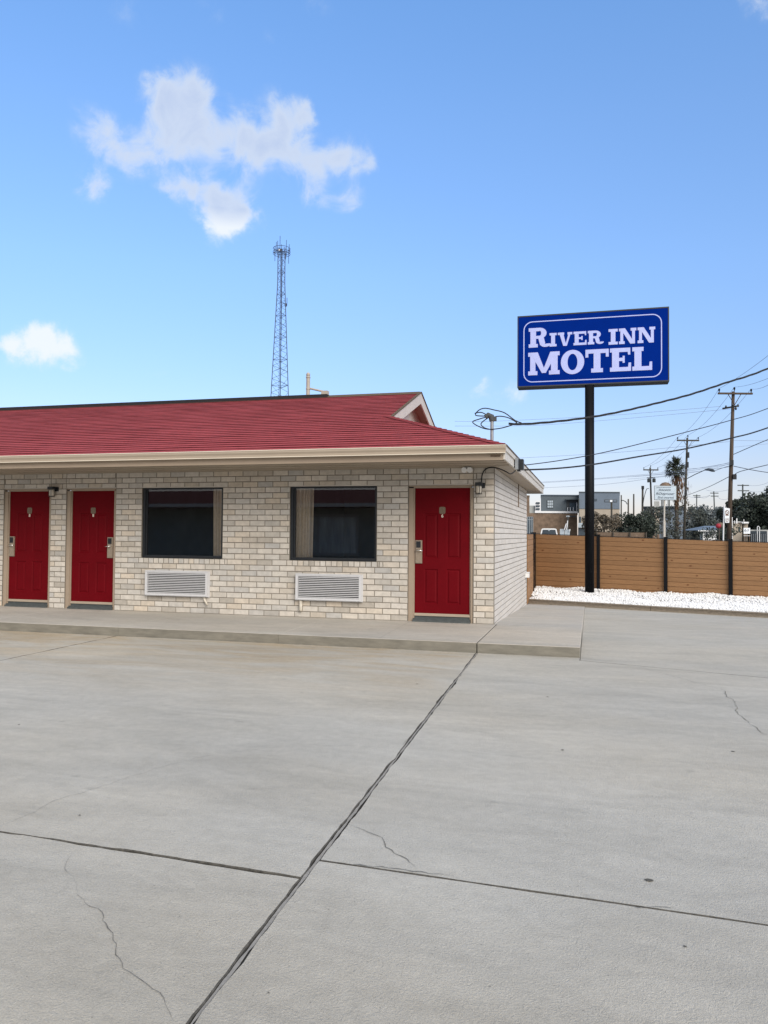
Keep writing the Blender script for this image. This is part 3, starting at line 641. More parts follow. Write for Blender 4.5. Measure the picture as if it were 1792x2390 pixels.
# ---- lamps
def lamp(x,z,label,cable):
    t=empty('wall_lamp',(x,0,z),label,'wall lamp','wall lamps beside the room doors')
    b=MB(); b.box(x-.07,x+.07,-.025,-.002,z-.03,z+.05); b.box(x-.075,x+.03,-.135,-.025,z+.0,z+.055); b.tube([(x-.02,-.07,z+.0),(x-.02,-.07,z+.02)],.062,16); b.build('bracket','black',t)
    gl_=MB(); gl_.lathe((x-.025,-.075,z),[(.045,-.0),(.048,-.02),(.046,-.10),(.036,-.125)],16); gl_.build('globe','bulbglass',t,smooth=True)
    cg=MB(); 
    for q in range(4): a_=q*math.pi/2+.4; cg.tube([(x-.025+.052*math.cos(a_),-.075+.052*math.sin(a_),z),(x-.025+.05*math.cos(a_),-.075+.05*math.sin(a_),z-.13)],.004,5)
    cg.lathe((x-.025,-.075,z-.132),[(.052,-.004),(.052,.004)],16); cg.build('cage','black',t)
lamp(-.215,2.36,'small black jar lamp on the brick corner right of the end door',True)
lamp(-8.27,2.36,'small black jar lamp on the narrow brick pier between two doors',False)
cb=MB(); A=Vector((-.20,-.04,2.41)); P4=[(-.20,-.03,2.41),(-.20,-.03,2.52),(-.17,-.045,2.60),(-.09,-.08,2.655),(.03,-.13,2.648),(.12,-.2,2.60),(.22,-.3,2.562),(.27,-.36,2.56),(.33,-.42,2.60),(.345,-.45,2.66)]
P4=[(-.20,-.03,2.40),(-.195,-.035,2.52),(-.16,-.05,2.60),(-.09,-.07,2.645),(0,-.09,2.652),(.10,-.11,2.625),(.2,-.12,2.58),(.262,-.12,2.545),(.30,-.1,2.556),(.345,-.06,2.60)]
def smoothpts(P,k=6):
    P=[Vector(p) for p in P]; out=[]
    for i in range(len(P)-1):
        p0=P[max(i-1,0)];p1=P[i];p2=P[i+1];p3=P[min(i+2,len(P)-1)]
        for j in range(k):
            t=j/k; out.append(.5*((2*p1)+(p2-p0)*t+(2*p0-5*p1+4*p2-p3)*t*t+(3*p1-p0-3*p2+p3)*t**3))
    out.append(P[-1]); return out
cb.tube(smoothpts(P4),.010,8); cb.build('lamp_cable','wire',smooth=True,label='black cable arching from the corner lamp up to the eave box',category='cable')
jb=empty('junction_box',(XE,0,2.6),'dark junction box with a grey bracket on the end fascia where two cables land','junction box')
j=MB(); j.box(XE+.012,XE+.055,-.10,.10,2.62,2.80); j.build('bracket','galv',jb)
j=MB(); j.box(XE+.055,XE+.13,.12-.10,.2,2.62,2.79); j.box(XE+.03,XE+.075,.05,.2,2.60,2.66); j.build('box','black',jb)
fl=empty('floodlight',(-.38,-.12,2.66),'small white twin-head floodlight under the eave above the end door','floodlight')
for k,x in enumerate((-.45,-.36)):
    q=MB(); q.tube([(x,-.10,2.63),(x-.012,-.19,2.608)],[.032,.046],14); q.build('lamp_head','white',fl,smooth=False)
q=MB(); q.tube([(-.405,-.10,2.664),(-.405,-.10,2.645)],.05,14); q.build('mount','white',fl)
wb=empty('vent_hood',(.0,6.25,.6),'small white plastic box low on the end wall near its back corner','wall box')
q=MB(); q.box(0.003,.09,6.2,6.42,.56,.67); q.build('hood','white',wb); q=MB(); q.box(.02,.10,6.19,6.43,.67,.685); q.build('cap','white',wb)
# ---- roof things
vs_=empty('vent_stack',(-5.1,5,3.9),'beige vent pipe with ball cap and side arm standing behind the ridge','vent pipe')
q=MB(); q.tube([(-5.1,5,3.8),(-5.1,5,5.38)],.046,16); q.build('pipe','stack',vs_,smooth=False)
q=MB(); q.lathe((-5.1,5,5.33),[(.03,0),(.055,.005),(.055,.03),(.03,.04),(.045,.055),(.05,.085),(.042,.12),(.02,.14),(.002,.145)],16); q.build('cap','stack',vs_,smooth=True)
q=MB(); q.lathe((-5.1,5,5.05),[(.052,0),(.052,.04)],16); q.tube([(-5.05,5,5.08),(-4.68,5,4.985)],.024,8); q.build('arm','stack',vs_)
q=MB(); q.box(-4.74,-4.585,4.93,5.07,4.90,5.0); q.box(-4.74,-4.66,4.94,5.06,4.84,4.90); q.tube([(-4.66,5,4.1),(-4.66,5,4.9)],.02,8); q.build('bracket_box','stack',vs_)
ms=empty('service_mast',(-.345,2.5,3.1),'grey service mast with drooping wire loops above the roof corner','service mast')
q=MB(); q.tube([(-.345,2.5,2.9),(-.345,2.5,3.80)],.033,12); q.build('mast','galv',ms)
q=MB(); q.tube([(-.345,2.5,3.78),(-.36,2.5,3.87),(-.42,2.5,3.90),(-.47,2.49,3.86)],[.05,.06,.055,.05],12); q.box(-.34,-.26,2.46,2.54,3.78,3.86); q.build('weatherhead','polef',ms)
lp=[[(-.46,2.48,3.86),(-.60,2.46,3.82),(-.72,2.46,3.77),(-.60,2.46,3.68),(-.42,2.46,3.62),(-.2,2.47,3.63),(.0,2.49,3.68),(.14,2.5,3.735)],
    [(-.46,2.48,3.88),(-.66,2.46,3.90),(-.60,2.44,3.99),(-.48,2.45,4.03),(-.3,2.45,3.99),(-.1,2.47,3.93),(.10,2.5,3.78),(.22,2.5,3.73)],
    [(-.44,2.5,3.84),(-.56,2.5,3.74),(-.5,2.5,3.66),(-.38,2.5,3.62)],[(-.44,2.5,3.9),(-.56,2.5,3.96),(-.68,2.47,3.94)],
    [(-.38,2.48,3.84),(-.2,2.48,3.87),(-.02,2.48,3.83),(.13,2.5,3.74)]]
for P in lp: q=MB(); q.tube(smoothpts(P,4),.011,6); q.build('wire_loop','wire',ms,smooth=True)
# ------------------------------------------------------------------ edging, pebbles, fence
u=Vector((1,-.366,0)).normalized(); nn=Vector((.366,1,0)).normalized()
o0=Vector((-.035,7.16,0)); fr=Matrix.Translation(o0)@Matrix.Rotation(-math.atan(.366),4,'Z')
q=MB(); 
for k in range(5):
    a=k*3.05; 
    for l,(h0,h1,yo) in enumerate(((-.22,-.088,0),(-.084,-.048,.004))): q.box(max(a,.06),a+3.04,yo,yo+.10+.0,h0,h1,fr=fr)
    q.box(max(a,.06),a+3.04,-.012,.10,-.044,-.022,fr=fr)
q.build('timber_edging','timber',label='long low timber edging board between white pebbles and concrete',category='edging')
q=MB(); q.quad(*[fr@Vector(p) for p in ((-.02,.09,-.12),(15.5,.09,-.12),(15.5,5.1,-.12),(-1.85,5.1,-.12))]); q.build('gravel_bed','dirt',kind='structure')
# pebbles, one uncountable mass
ph=(1+5**.5)/2; ico=np.array([(-1,ph,0),(1,ph,0),(-1,-ph,0),(1,-ph,0),(0,-1,ph),(0,1,ph),(0,-1,-ph),(0,1,-ph),(ph,0,-1),(ph,0,1),(-ph,0,-1),(-ph,0,1)])/math.sqrt(1+ph*ph)
icf=np.array([(0,11,5),(0,5,1),(0,1,7),(0,7,10),(0,10,11),(1,5,9),(5,11,4),(11,10,2),(10,7,6),(7,1,8),(3,9,4),(3,4,2),(3,2,6),(3,6,8),(3,8,9),(4,9,5),(2,4,11),(6,2,10),(8,6,7),(9,8,1)])
def icosub(v,f):
    v=list(map(tuple,v)); c={}; nf=[]
    def mid(a,b):
        k=(min(a,b),max(a,b))
        if k not in c:
            p=(np.array(v[a])+np.array(v[b])); p/=np.linalg.norm(p); c[k]=len(v); v.append(tuple(p))
        return c[k]
    for a,b,d in f: x,y,z=mid(a,b),mid(b,d),mid(d,a); nf+=[(a,x,z),(b,y,x),(d,z,y),(x,y,z)]
    return np.array(v),np.array(nf)
def scatter(n,ax,ay,rad,zbase,seed,v0,f0,mound):
    r_=np.random.default_rng(seed); px=r_.uniform(*ax,n); py=r_.uniform(*ay,n); a_,b_=WX(px,py); ok=a_>.03-.036*(b_-7.2); px=px[ok]; py=py[ok]; n=len(px)
    rr=r_.uniform(rad[0],rad[1],n); sc=r_.uniform(.72,1.15,(n,3)); sc[:,2]*=.8
    ang=r_.uniform(0,6.28,n); tilt=r_.normal(0,.4,n)
    vv=v0[None]*sc[:,None]*rr[:,None,None]*(1+r_.normal(0,.07,(n,len(v0),1)))
    ca,sa=np.cos(ang)[:,None],np.sin(ang)[:,None]; x=vv[...,0]*ca-vv[...,1]*sa; y=vv[...,0]*sa+vv[...,1]*ca; z=vv[...,2]
    ct_,st_=np.cos(tilt)[:,None],np.sin(tilt)[:,None]; y,z=y*ct_-z*st_,y*st_+z*ct_
    z=z+(zbase+mound(px,py)+r_.uniform(-.012,.02,n))[:,None]; x=x+px[:,None]; y=y+py[:,None]
    V=np.stack([x,y,z],-1).reshape(-1,3); Fc=(f0[None]+(np.arange(n)*len(v0))[:,None,None]).reshape(-1,3); return V,Fc
WX=lambda x,y:(-.035+.9391*x+.3437*y, 7.16-.3437*x+.9391*y)
mound=lambda x,y:.035*np.clip(y/.5,0,1)+.022*np.sin(x*1.9+y)*np.sin(y*2.3+1)+.02*np.sin(x*5.1)*np.sin(y*3.7)
v1,f1=icosub(ico,icf)
Vn,Fn=scatter(17000,(-.15,8.5),(.12,1.7),(.016,.027),-.075,3,v1,f1,mound); Vf,Ff=scatter(26000,(-2.1,12),(1.2,5.05),(.020,.034),-.075,4,ico,icf,mound)
V=np.concatenate([Vn,Vf]); Fa=np.concatenate([Fn,Ff+len(Vn)])
me=bpy.data.meshes.new('pebbles'); me.vertices.add(len(V)); me.vertices.foreach_set('co',V.ravel()); me.loops.add(len(Fa)*3); me.loops.foreach_set('vertex_index',Fa.ravel().astype(np.int32))
me.polygons.add(len(Fa)); me.polygons.foreach_set('loop_start',np.arange(0,len(Fa)*3,3,dtype=np.int32)); me.polygons.foreach_set('loop_total',np.full(len(Fa),3,dtype=np.int32)); me.polygons.foreach_set('use_smooth',np.ones(len(Fa),dtype=bool)); me.update(calc_edges=True)
me.transform(fr); me.materials.append(M['pebble']); po=bpy.data.objects.new('pebbles',me); col.objects.link(po); po['kind']='stuff'; po['label']='bed of white pebbles in front of the cedar fence'; po['category']='pebbles'
# fence
fx=[-.2,1.733,3.57,5.18,7.0,8.8,10.6,12.4]; fy=lambda x:11.52-.366*(x-1.733); ft=lambda x:1.615-.030*(x+.2)-.0012*(x+.2)**2*0
fen=empty('plank_fence',(-.2,fy(-.2),-.14),'cedar-coloured horizontal plank fence with black metal posts behind the pebbles','fence')
def panel(A,B,za,zb2,knots=3):
    A=Vector(A);B=Vector(B); d=(B-A); Ln=d.length; d.normalize(); ang=math.atan2(d.y,d.x); q=MB(); n=12
    for i in range(n):
        h0=i/n; h1=(i+1)/n
        za0=-.12+(za+.12)*h0; za1=-.12+(za+.12)*h1-.007; zb0=-.12+(zb2+.12)*h0; zb1=-.12+(zb2+.12)*h1-.007
        nr=Vector((-d.y,d.x,0)); t=.022; sh=random.uniform(-.003,.003); c=.004
        vs=[]
        for P,z0,z1 in ((A,za0,za1),(B,zb0,zb1)):
            for off,zz in ((-t/2+c,z0),(t/2,z0),(t/2,z1),(-t/2+c,z1),(-t/2,z1-c),(-t/2,z0+c)):
                p=P+nr*(off+sh); vs.append((p.x,p.y,zz))
        q.add(vs,[(0,1,2,3,4,5),(11,10,9,8,7,6)]+[(i_,i_+6,(i_+1)%6+6,(i_+1)%6) for i_ in range(6)])
    # backing shade strip behind the gaps
    p0=A+nr*.02; p1=B+nr*.02; q.quad((p0.x,p0.y,-.12),(p1.x,p1.y,-.12),(p1.x,p1.y,zb2-.02),(p0.x,p0.y,za-.02),1)
    for k in range(knots*2):
        i=random.randrange(n); t_=random.uniform(.06,.94); hz=(i+.5)/n; c=A.lerp(B,t_)-nr*.0155; z=-.12+(za+(zb2-za)*t_+.12)*hz; rr=random.uniform(.012,.028)
        q.add([c+d*(rr*1.4*math.cos(a_))+Vector((0,0,z+rr*.8*math.sin(a_))) for a_ in [k_*.7854 for k_ in range(8)]],[tuple(range(8))],1)
    po_=q.build('panel',['plank','knot_shade'],fen)
    r_=MB(); nr=Vector((-d.y,d.x,0)); 
    r_.add([tuple(P+nr*o+Vector((0,0,z))) for P,zz_ in ((A,za),(B,zb2)) for (o,z) in ((-.02,zz_-.002),(.02,zz_-.002),(.02,zz_+.014),(-.02,zz_+.014))],[(0,1,2,3),(7,6,5,4),(0,4,5,1),(1,5,6,2),(2,6,7,3),(3,7,4,0)])
    r_.build('top_rail','ridge',fen)
for a,b in zip(fx[:-1],fx[1:]): panel((a,fy(a),0),(b,fy(b),0),ft(a),ft(b))
panel((.012,6.74,0),(-.06,9.7,0),1.60,1.61,1); panel((-.06,9.7,0),(-.2,fy(-.2),0),1.61,1.615,1)
def fpost(x,y,z):
    q=MB(); q.box(x-.048,x+.048,y-.078,y+.02,-.2,z+.035); q.box(x-.056,x+.056,y-.086,y+.028,z+.035,z+.05); q.build('post','blackm',fen)
for a in fx: fpost(a,fy(a)-.0,ft(a))
fpost(-.07,9.7,1.60)
# ------------------------------------------------------------------ motel sign
Ys=10.228; sg=empty('motel_sign',(1.463,Ys,-.14),'tall blue box sign reading RIVER INN MOTEL on a black steel pole','sign')
sx0,sx1,sz0,sz1=-.56,3.63,5.885,7.985; dep=.45
q=MB(); t=.05
q.box(sx0,sx1,Ys,Ys+dep,sz0,sz1); q.build('cabinet','cab',sg)
for a in ((sx0,sx1,Ys-.02,Ys,sz0,sz0+.035),(sx0,sx1,Ys-.02,Ys,sz1-.035,sz1),(sx0,sx0+.03,Ys-.02,Ys,sz0+.035,sz1-.035),(sx1-.03,sx1,Ys-.02,Ys,sz0+.035,sz1-.035)):
    q=MB(); q.box(*a); q.build('trim','cab',sg)
q=MB(); q.box(sx0+.03,sx1-.03,Ys-.012,Ys-.001,sz0+.035,sz1-.035); q.build('face','blue',sg)
PY=Ys+.22
q=MB(); q.tube([(1.463+.02,PY-.15,-.3),(1.463+.02,PY-.15,sz0)],.13,28); q.build('pole','blackm',sg,smooth=True)
q=MB(); q.lathe((1.483,PY-.15,-.13),[(.19,0),(.19,.03),(.13,.035)],20); q.build('base_collar','blackm',sg)
sw_=sx1-sx0; sh_=sz1-sz0
def SP(uu,vv): return sx0+uu*sw_, sz0+vv*sh_
# outline
bd=MB(); bx0,bz0=SP(.042,.063); bx1,bz1=SP(.955,.915); rr=.26; th=.028; outer=[];inner=[]
for cx,cz,a0 in ((bx1-rr,bz1-rr,0),(bx0+rr,bz1-rr,90),(bx0+rr,bz0+rr,180),(bx1-rr,bz0+rr,270)):
    for k in range(9):
        a=R(a0+k*90/8); outer.append((cx+rr*math.cos(a),Ys-.017,cz+rr*math.sin(a))); inner.append((cx+(rr-th)*math.cos(a),Ys-.017,cz+(rr-th)*math.sin(a)))
n=len(outer); bd.add(outer+inner,[(i,(i+1)%n,(i+1)%n+n,i+n) for i in range(n)]); bd.build('border_line','letters',sg)
# slab-serif capitals
cnt=[0]
def glyph(ch,x0,x1,z0,z1):
    w_,h=x1-x0,z1-z0; mb=MB(); T=.285*h; S_=.175*h; ov=.085*h
    def rect(a,b,c,d):
        cnt[0]+=1; e_=.0004*(cnt[0]%12); mb.prism([(x0+a,z0+c),(x0+b,z0+c),(x0+b,z0+d),(x0+a,z0+d)],Ys-.020-e_,Ys-.012)
    def poly(ps):
        cnt[0]+=1; e_=.0004*(cnt[0]%12); mb.prism([(x0+a,z0+b) for a,b in ps],Ys-.020-e_,Ys-.012)
    def arc(cx,cz,ro,ri,rox,rix,a0,a1,n=16):
        cnt[0]+=1; e_=.0004*(cnt[0]%12); O=[];I=[]
        for k in range(n+1):
            a=R(a0+(a1-a0)*k/n); O.append((x0+cx+rox*math.cos(a),z0+cz+ro*math.sin(a))); I.append((x0+cx+rix*math.cos(a),z0+cz+ri*math.sin(a)))
        for k in range(n): mb.prism([O[k],O[k+1],I[k+1],I[k]],Ys-.020-e_,Ys-.012)
    if ch=='I': rect(w_/2-T/2,w_/2+T/2,0,h); rect(0,w_,0,S_); rect(0,w_,h-S_,h)
    if ch=='E' or ch=='L':
        a=ov; rect(a,a+T,0,h); rect(0,w_,0,S_); poly([(w_-.14*h,0),(w_,0),(w_,.36*h),(w_-.10*h,.36*h)])
        if ch=='E': rect(0,w_-.03*h,h-S_,h); poly([(w_-.16*h,h),(w_-.03*h,h),(w_-.03*h,.70*h),(w_-.12*h,.70*h)]); rect(a,w_*.66,h*.44,h*.58); rect(w_*.60,w_*.70,h*.36,h*.66)
        else: rect(0,a*2+T,h-S_,h)
    if ch=='T': rect(w_/2-T/2,w_/2+T/2,0,h); rect(w_/2-T/2-ov*1.2,w_/2+T/2+ov*1.2,0,S_); rect(0,w_,h-S_,h); rect(0,.12*h,h*.66,h); rect(w_-.12*h,w_,h*.66,h)
    if ch=='V':
        poly([(ov,h),(ov+T,h),(w_/2+T*.35,0),(w_/2-T*.45,0)]); poly([(w_-ov-T*.55,h),(w_-ov,h),(w_/2+T*.45,0),(w_/2-T*.0,0)]); rect(0,ov*2+T,h-S_,h); rect(w_-ov*2-T*.6,w_,h-S_,h)
    if ch=='N':
        rect(ov,ov+T*.62,0,h); rect(w_-ov-T*.62,w_-ov,0,h); poly([(ov,h),(ov+T,h),(w_-ov,0),(w_-ov-T,0)]); rect(0,ov*2+T*.62,0,S_); rect(0,ov+T,h-S_,h); rect(w_-ov*2-T*.62,w_,h-S_,h)
    if ch=='M':
        rect(ov,ov+T*.8,0,h); rect(w_-ov-T,w_-ov,0,h); poly([(ov,h),(ov+T*1.15,h),(w_/2+T*.3,.08*h),(w_/2-T*.3,.08*h)]); poly([(w_-ov-T*1.1,h),(w_-ov,h),(w_/2+T*.3,.08*h),(w_/2-T*.3,.08*h)])
        rect(0,ov*2+T*.8,0,S_); rect(w_-ov*2-T,w_,0,S_); rect(0,ov+T,h-S_,h); rect(w_-ov-T,w_,h-S_,h)
    if ch=='O': arc(w_/2,h/2,h*.53,h*.36,w_/2,w_/2-T,0,360,32)
    if ch=='R':
        rect(ov,ov+T,0,h); rect(0,ov*2+T,0,S_); rect(0,w_*.55,h-S_,h); cx=w_*.55
        arc(cx,h*.72,h*.28,h*.13,w_*.36,w_*.36-T*.95,-90,90,14); rect(ov,cx,h*.44,h*.59)
        poly([(cx-.06*h,.46*h),(cx+T*.75,.50*h),(w_*.80+T*.15,.20*h),(w_*.80-T*.75,.10*h)]); arc(w_*.80+T*.18,.17*h,.17*h,.02*h,T*.95,.02*h,150,360,10) 
    mb.build('letter','letters',sg)
def word(txt,u0,u1,v0,v1,ws,big=None):
    tot=sum(ws); x=u0; gap=.008
    for c_,w1 in zip(txt,ws):
        wd=(u1-u0)*w1/tot
        if c_!=' ':
            top=v1 if not(big and c_=='R' and x==u0) else big
            a,z0=SP(x,v0); b,z1=SP(x+wd-gap,top); glyph(c_,a,b,z0,z1)
        x+=wd
word('RIVER',.078,.578,.548,.735,[1.42,.56,1.05,.95,1.02],big=.82)
word('INN',.612,.920,.530,.742,[.62,1.1,1.1])
word('MOTEL',.075,.900,.162,.478,[1.35,1.0,.98,.88,.82])
# ------------------------------------------------------------------ communications tower
TD=120; tb=far(650,1245,TD); tb.z=.4
tw=empty('communications_tower',tb,'tall slender blue lattice communications tower rising behind the motel roof','tower')
ex_=RT.copy(); ex_.z=0; ex_.normalize(); ey_=Vector((-ex_.y,ex_.x,0))
def hz(ypx): return CP.z+(1250-ypx)/FL*TD
zt_=hz(595); k=TD/FL
def legs(z):
    y=1250-(z-CP.z)/k
    w_=16.7 if y<660 else 16.7+(y-660)*(41-16.7)/(932-660)
    w_*=k; c=tb+ex_*0; cx=c+ex_*((650-(650 if y>932 else 651.0))*0)
    return [tb*1.0+ex_*(-w_/2)+ey_*(-w_*.2)+Vector((0,0,z-tb.z)),tb+ex_*(w_/2)+ey_*(-w_*.2)+Vector((0,0,z-tb.z)),tb+ex_*(-w_*.08)+ey_*(w_*.6)+Vector((0,0,z-tb.z))]
zsx=[.4]; 
while zsx[-1]<zt_: 
    w_=(legs(zsx[-1])[1]-legs(zsx[-1])[0]).length; zsx.append(zsx[-1]+max(.85,w_*.42))
for li_ in range(3): q=MB(); q.tube([legs(z)[li_] for z in zsx],[.065]*len(zsx),6); q.build('leg','tower',tw)
q=MB()
for a,b in zip(zsx[:-1],zsx[1:]):
    A_,B_=legs(a),legs(b); idx=zsx.index(a)
    for i,j_ in ((0,1),(1,2),(2,0)):
        if idx%2: q.tube([A_[i],B_[j_]],.026,4,False)
        else: q.tube([A_[j_],B_[i]],.026,4,False)
        if idx%3==0 or i: q.tube([A_[i],B_[j_]],.022,4,False)
    if idx%4==0:
        for i,j_ in ((0,1),(1,2),(2,0)): q.tube([A_[i],A_[j_]],.03,4,False)
q.build('bracing','tower',tw)
q=MB(); c0=[(legs(z)[0]+legs(z)[1])/2 for z in zsx]
for s_ in (-.13,.1): q.tube([c+ex_*s_ for c in c0],.045,5)
q.build('cable_ladder','tower',tw)
q=MB(); ctop=(legs(zt_)[0]+legs(zt_)[1]+legs(zt_)[2])/3
for zz in (hz(578),hz(586),hz(591)):
    ps=[Vector((ctop.x,ctop.y,zz))+ex_*(1.35*math.cos(a))+ey_*(1.35*math.sin(a)) for a in [i*math.pi/6 for i in range(13)]]
    q.tube(ps,.04,4)
for i in range(0,12,2):
    a=i*math.pi/6; q.tube([Vector((ctop.x,ctop.y,hz(588))),Vector((ctop.x,ctop.y,hz(588)))+ex_*(1.35*math.cos(a))+ey_*(1.35*math.sin(a))],.04,4)
for i in range(3): q.tube([legs(zt_)[i],legs(zt_)[i]+Vector((0,0,1.2))],.05,5)
q.build('platform','tower',tw)
tx=lambda px,dy=0:Vector((ctop.x,ctop.y,0))+ex_*((px-650)*k)+ey_*dy
for (px_,ya,yb_) in ((636,559,585),(639.5,557,590),(647,551,590),(659.5,553,588),(668.5,570,588),(635.5,575,611),(666.5,575,613),(660,590,604),(632,572,590),(651,572,590),(643,572,588),(655,572,590),(670,580,590)):
    p=tx(px_,random.uniform(-.8,.8)); q=MB(); q.tube([p+Vector((0,0,hz(yb_))),p+Vector((0,0,hz(ya)))],.045,5); q.build('antenna','tower',tw)
q=MB(); p=tx(650,-.5); q.lathe(p+Vector((0,0,hz(588))),[(.05,0),(.22,.1),(.22,.35),(.05,.45)],10); q.build('dish','black',tw)
q=MB(); p=tx(645.5,-.6); q.lathe(p+Vector((0,0,hz(587))),[(.03,0),(.14,.05),(.14,.22),(.03,.3)],10); q.build('dish','white',tw)
q=MB(); p=tx(663.8); q.tube([tx(657)+Vector((0,0,hz(708))),p+Vector((0,0,hz(713)))],.035,4); q.tube([p+Vector((0,0,hz(714))),p+Vector((0,0,hz(695)))],.05,5); q.box(-.12,.12,-.1,.1,0,.5,fr=Matrix.Translation(tx(661)+Vector((0,0,hz(716))))); q.build('antenna','tower',tw)
# ------------------------------------------------------------------ utility poles and wires
def gpt(px_,d):
    p=far(px_,1255,d); p.z=terr(p.x,p.y); return p
PL={}
def upole(key,xb,xt,yt,d,arms,r0,r1,label,mat='pole',arm_px=None,ins=True,group='utility poles along the street',extras=None):
    B=gpt(xb,d); B2=far(xb,1255,d); T=far(xt,yt,d); d0=(T-B2).normalized(); B=B2-d0*((B2.z-B.z)/d0.z)
    t=empty('utility_pole',B,label,'utility pole',group); q=MB(); q.tube([B-Vector((0,0,.1)),B.lerp(T,.5),T],[r0,(r0+r1)/2,r1],10); q.build('pole',mat,t,smooth=True)
    ax=RT.copy(); ax.z=0; ax.normalize(); res=[]
    for (yc,wl,wr) in arms:
        c=far(xt+(xb-xt)*(yc-yt)/(1255-yt),yc,d); a=c-ax*(wl*px2m(d)); b=c+ax*(wr*px2m(d)); th_=.06*(d/54)**.5
        q=MB(); v=F.copy(); v.z=0; v.normalize(); f_=Matrix.Translation(c)@Matrix.Rotation(math.atan2(ax.y,ax.x),4,'Z')
        q.box(-wl*px2m(d),wr*px2m(d),-.25,-.12,-th_,th_,fr=f_); 
        if ins and wl>6:
            for s_ in (-1,1): q.tube([c+ax*(s_*.42*min(wl,wr)*px2m(d))-v*.2,c-v*.2+Vector((0,0,-.8))],.025,4)
        q.build('crossarm',mat,t)
        if ins:
            pos=[-wl*px2m(d)*.93,.0,wr*px2m(d)*.93]
            for i_,s_ in enumerate(pos):
                base=c+ax*s_-v*.18+Vector((0,0,th_ if i_!=1 else max(th_,T.z-c.z)));
                q=MB(); q.lathe(base,[(.03,0),(.03,.10),(.075,.12),(.05,.16),(.075,.20),(.04,.28)],8); q.build('insulator','blackm',t)
                res.append(base+Vector((0,0,.28)))
        else: res+=[a,c,b]
    PL[key]=(t,res,B,T,d); return t
tA=upole('A',1701,1711,914,54,[(919.7,38,42)],.17,.105,'tall brown utility pole with braced crossarm right of the motel sign','poleb')
q=MB(); 
cA=far(1709,951,54); q.box(-.65,.55,-.25,-.13,-.05,.05,fr=Matrix.Translation(cA)@Matrix.Rotation(R(-50),4,'Z')); q.build('crossarm','pole',tA)
for x,y in ((1694,953),(1722,950),(1709,948),(1717,957)): q=MB(); q.lathe(far(x,y,53.8),[(.04,0),(.08,.08),(.04,.2)],8); q.build('insulator','black',tA)
for x,y in ((1714,1113),(1707,1080)): q=MB(); c=far(x,y,53.8); q.box(-.12,.12,-.1,.1,-.18,.18,fr=Matrix.Translation(c)); q.build('bracket','black',tA)
tB=upole('B',1596,1603.7,1022,83,[(1028.5,25.5,26)],.15,.10,'dark utility pole with single crossarm standing close beside the palm')
for x,y in ((1605.5,1062),(1604,1085),(1600,1150)): q=MB(); c=far(x,y,82.8); q.box(-.1,.12,-.1,.1,-.3,.3,fr=Matrix.Translation(c)); q.build('bracket','black',tB)
tC=upole('C',1522,1517,1091,115,[(1097,17,18)],.16,.12,'utility pole with transformer cans left of the pale blue board sign')
for x in (1514,1526): q=MB(); c=far(x,1126,114.5); q.lathe(c,[(.05,0),(.24,.02),(.24,.55),(.05,.62)],10); q.build('transformer','polef',tC)
q=MB(); c=far(1519,1115,114.5); q.box(-.6,.6,-.1,.05,-.05,.05,fr=Matrix.Translation(c)); q.build('crossarm','polef',tC)
upole('D',1733,1733,1130.5,165,[(1133,13,13.5),(1145.5,12.5,14)],.2,.15,'grey utility pole with two short crossarms in front of the dark trees','polef',ins=False)
upole('E',1669.5,1665.5,1147,225,[(1151,9,10),(1158,8,10)],.22,.16,'leaning thin utility pole above the blue roofed house','polef',ins=False)
upole('G',1625,1625.7,1154,254,[(1157,9,8),(1160.5,6,8)],.22,.16,'thin distant utility pole halfway between palm and leaning pole','polef',ins=False)
upole('H',1449.4,1449.6,1155.5,150,[],.16,.12,'thin dark pole just right of the grey block','pole',ins=False)
upole('I',1466,1466,1164.6,150,[],.16,.14,'shortest of the bare dark poles above the shrubs','pole',ins=False)
upole('J',1478.6,1478.7,1153,150,[],.17,.14,'middle bare dark pole above the shrubs','pole',ins=False)
tK=upole('K',1498.5,1499.6,1134,130,[],.19,.16,'thick dark pole with conduit bundle left of the transformer pole','pole',ins=False)
q=MB(); 
for dx in (-2,0,2.5): q.tube([far(1499.5+dx,1134,129.7),far(1499.5+dx,1142,129.7)],.08,6)
q.build('cable_head','black',tK)
q=MB(); q.tube([far(1500,1180,129.7),far(1503,1160,129.7),far(1507,1146,129.7),far(1509,1141,129.7),far(1514,1140,129.7)],.06,5); q.build('lamp_arm','polef',tK)
q=MB(); q.tube([far(1449.5,1168,149.8),far(1454,1168,149.8),far(1460,1171,149.8),far(1463.5,1177,149.8)],.09,5); q.build('lamp_arm','polef',PL['H'][0])
# a further pole beyond the right edge carries the near cables
nb=Vector((15.5,3.0,-.2)); tN=empty('utility_pole',nb,'near utility pole carrying the cables to the motel','utility pole','utility poles along the street')
q=MB(); q.tube([nb,nb+Vector((0,0,9))],[.15,.11],12); q.build('pole','pole',tN,smooth=True)
def P_(x,y,d): return far(x,y,d)
Z1=lambda x,y:(1140+x/2.5445,680+y/2.5445)
def wire(pts,r,label,mat='wire',group='overhead cables to the motel',name='service_cable',cat='cable',k=6,twist=0):
    q=MB(); pp=smoothpts(pts,k) if len(pts)>2 else [Vector(p) for p in pts]
    if twist:
        for ph_ in (0,2.1,4.2):
            l=0; out=[]
            for i,p in enumerate(pp):
                if i: l+=(pp[i]-pp[i-1]).length
                a=l*twist+ph_; out.append(p+Vector((0,.6*math.cos(a),math.sin(a)))*r*1.15)
            q.tube(out,r,6,True)
    else: q.tube(pp,r,6,True)
    o=q.build(name,mat,smooth=True); o['label']=label; o['category']=cat; o['group']=group; return o
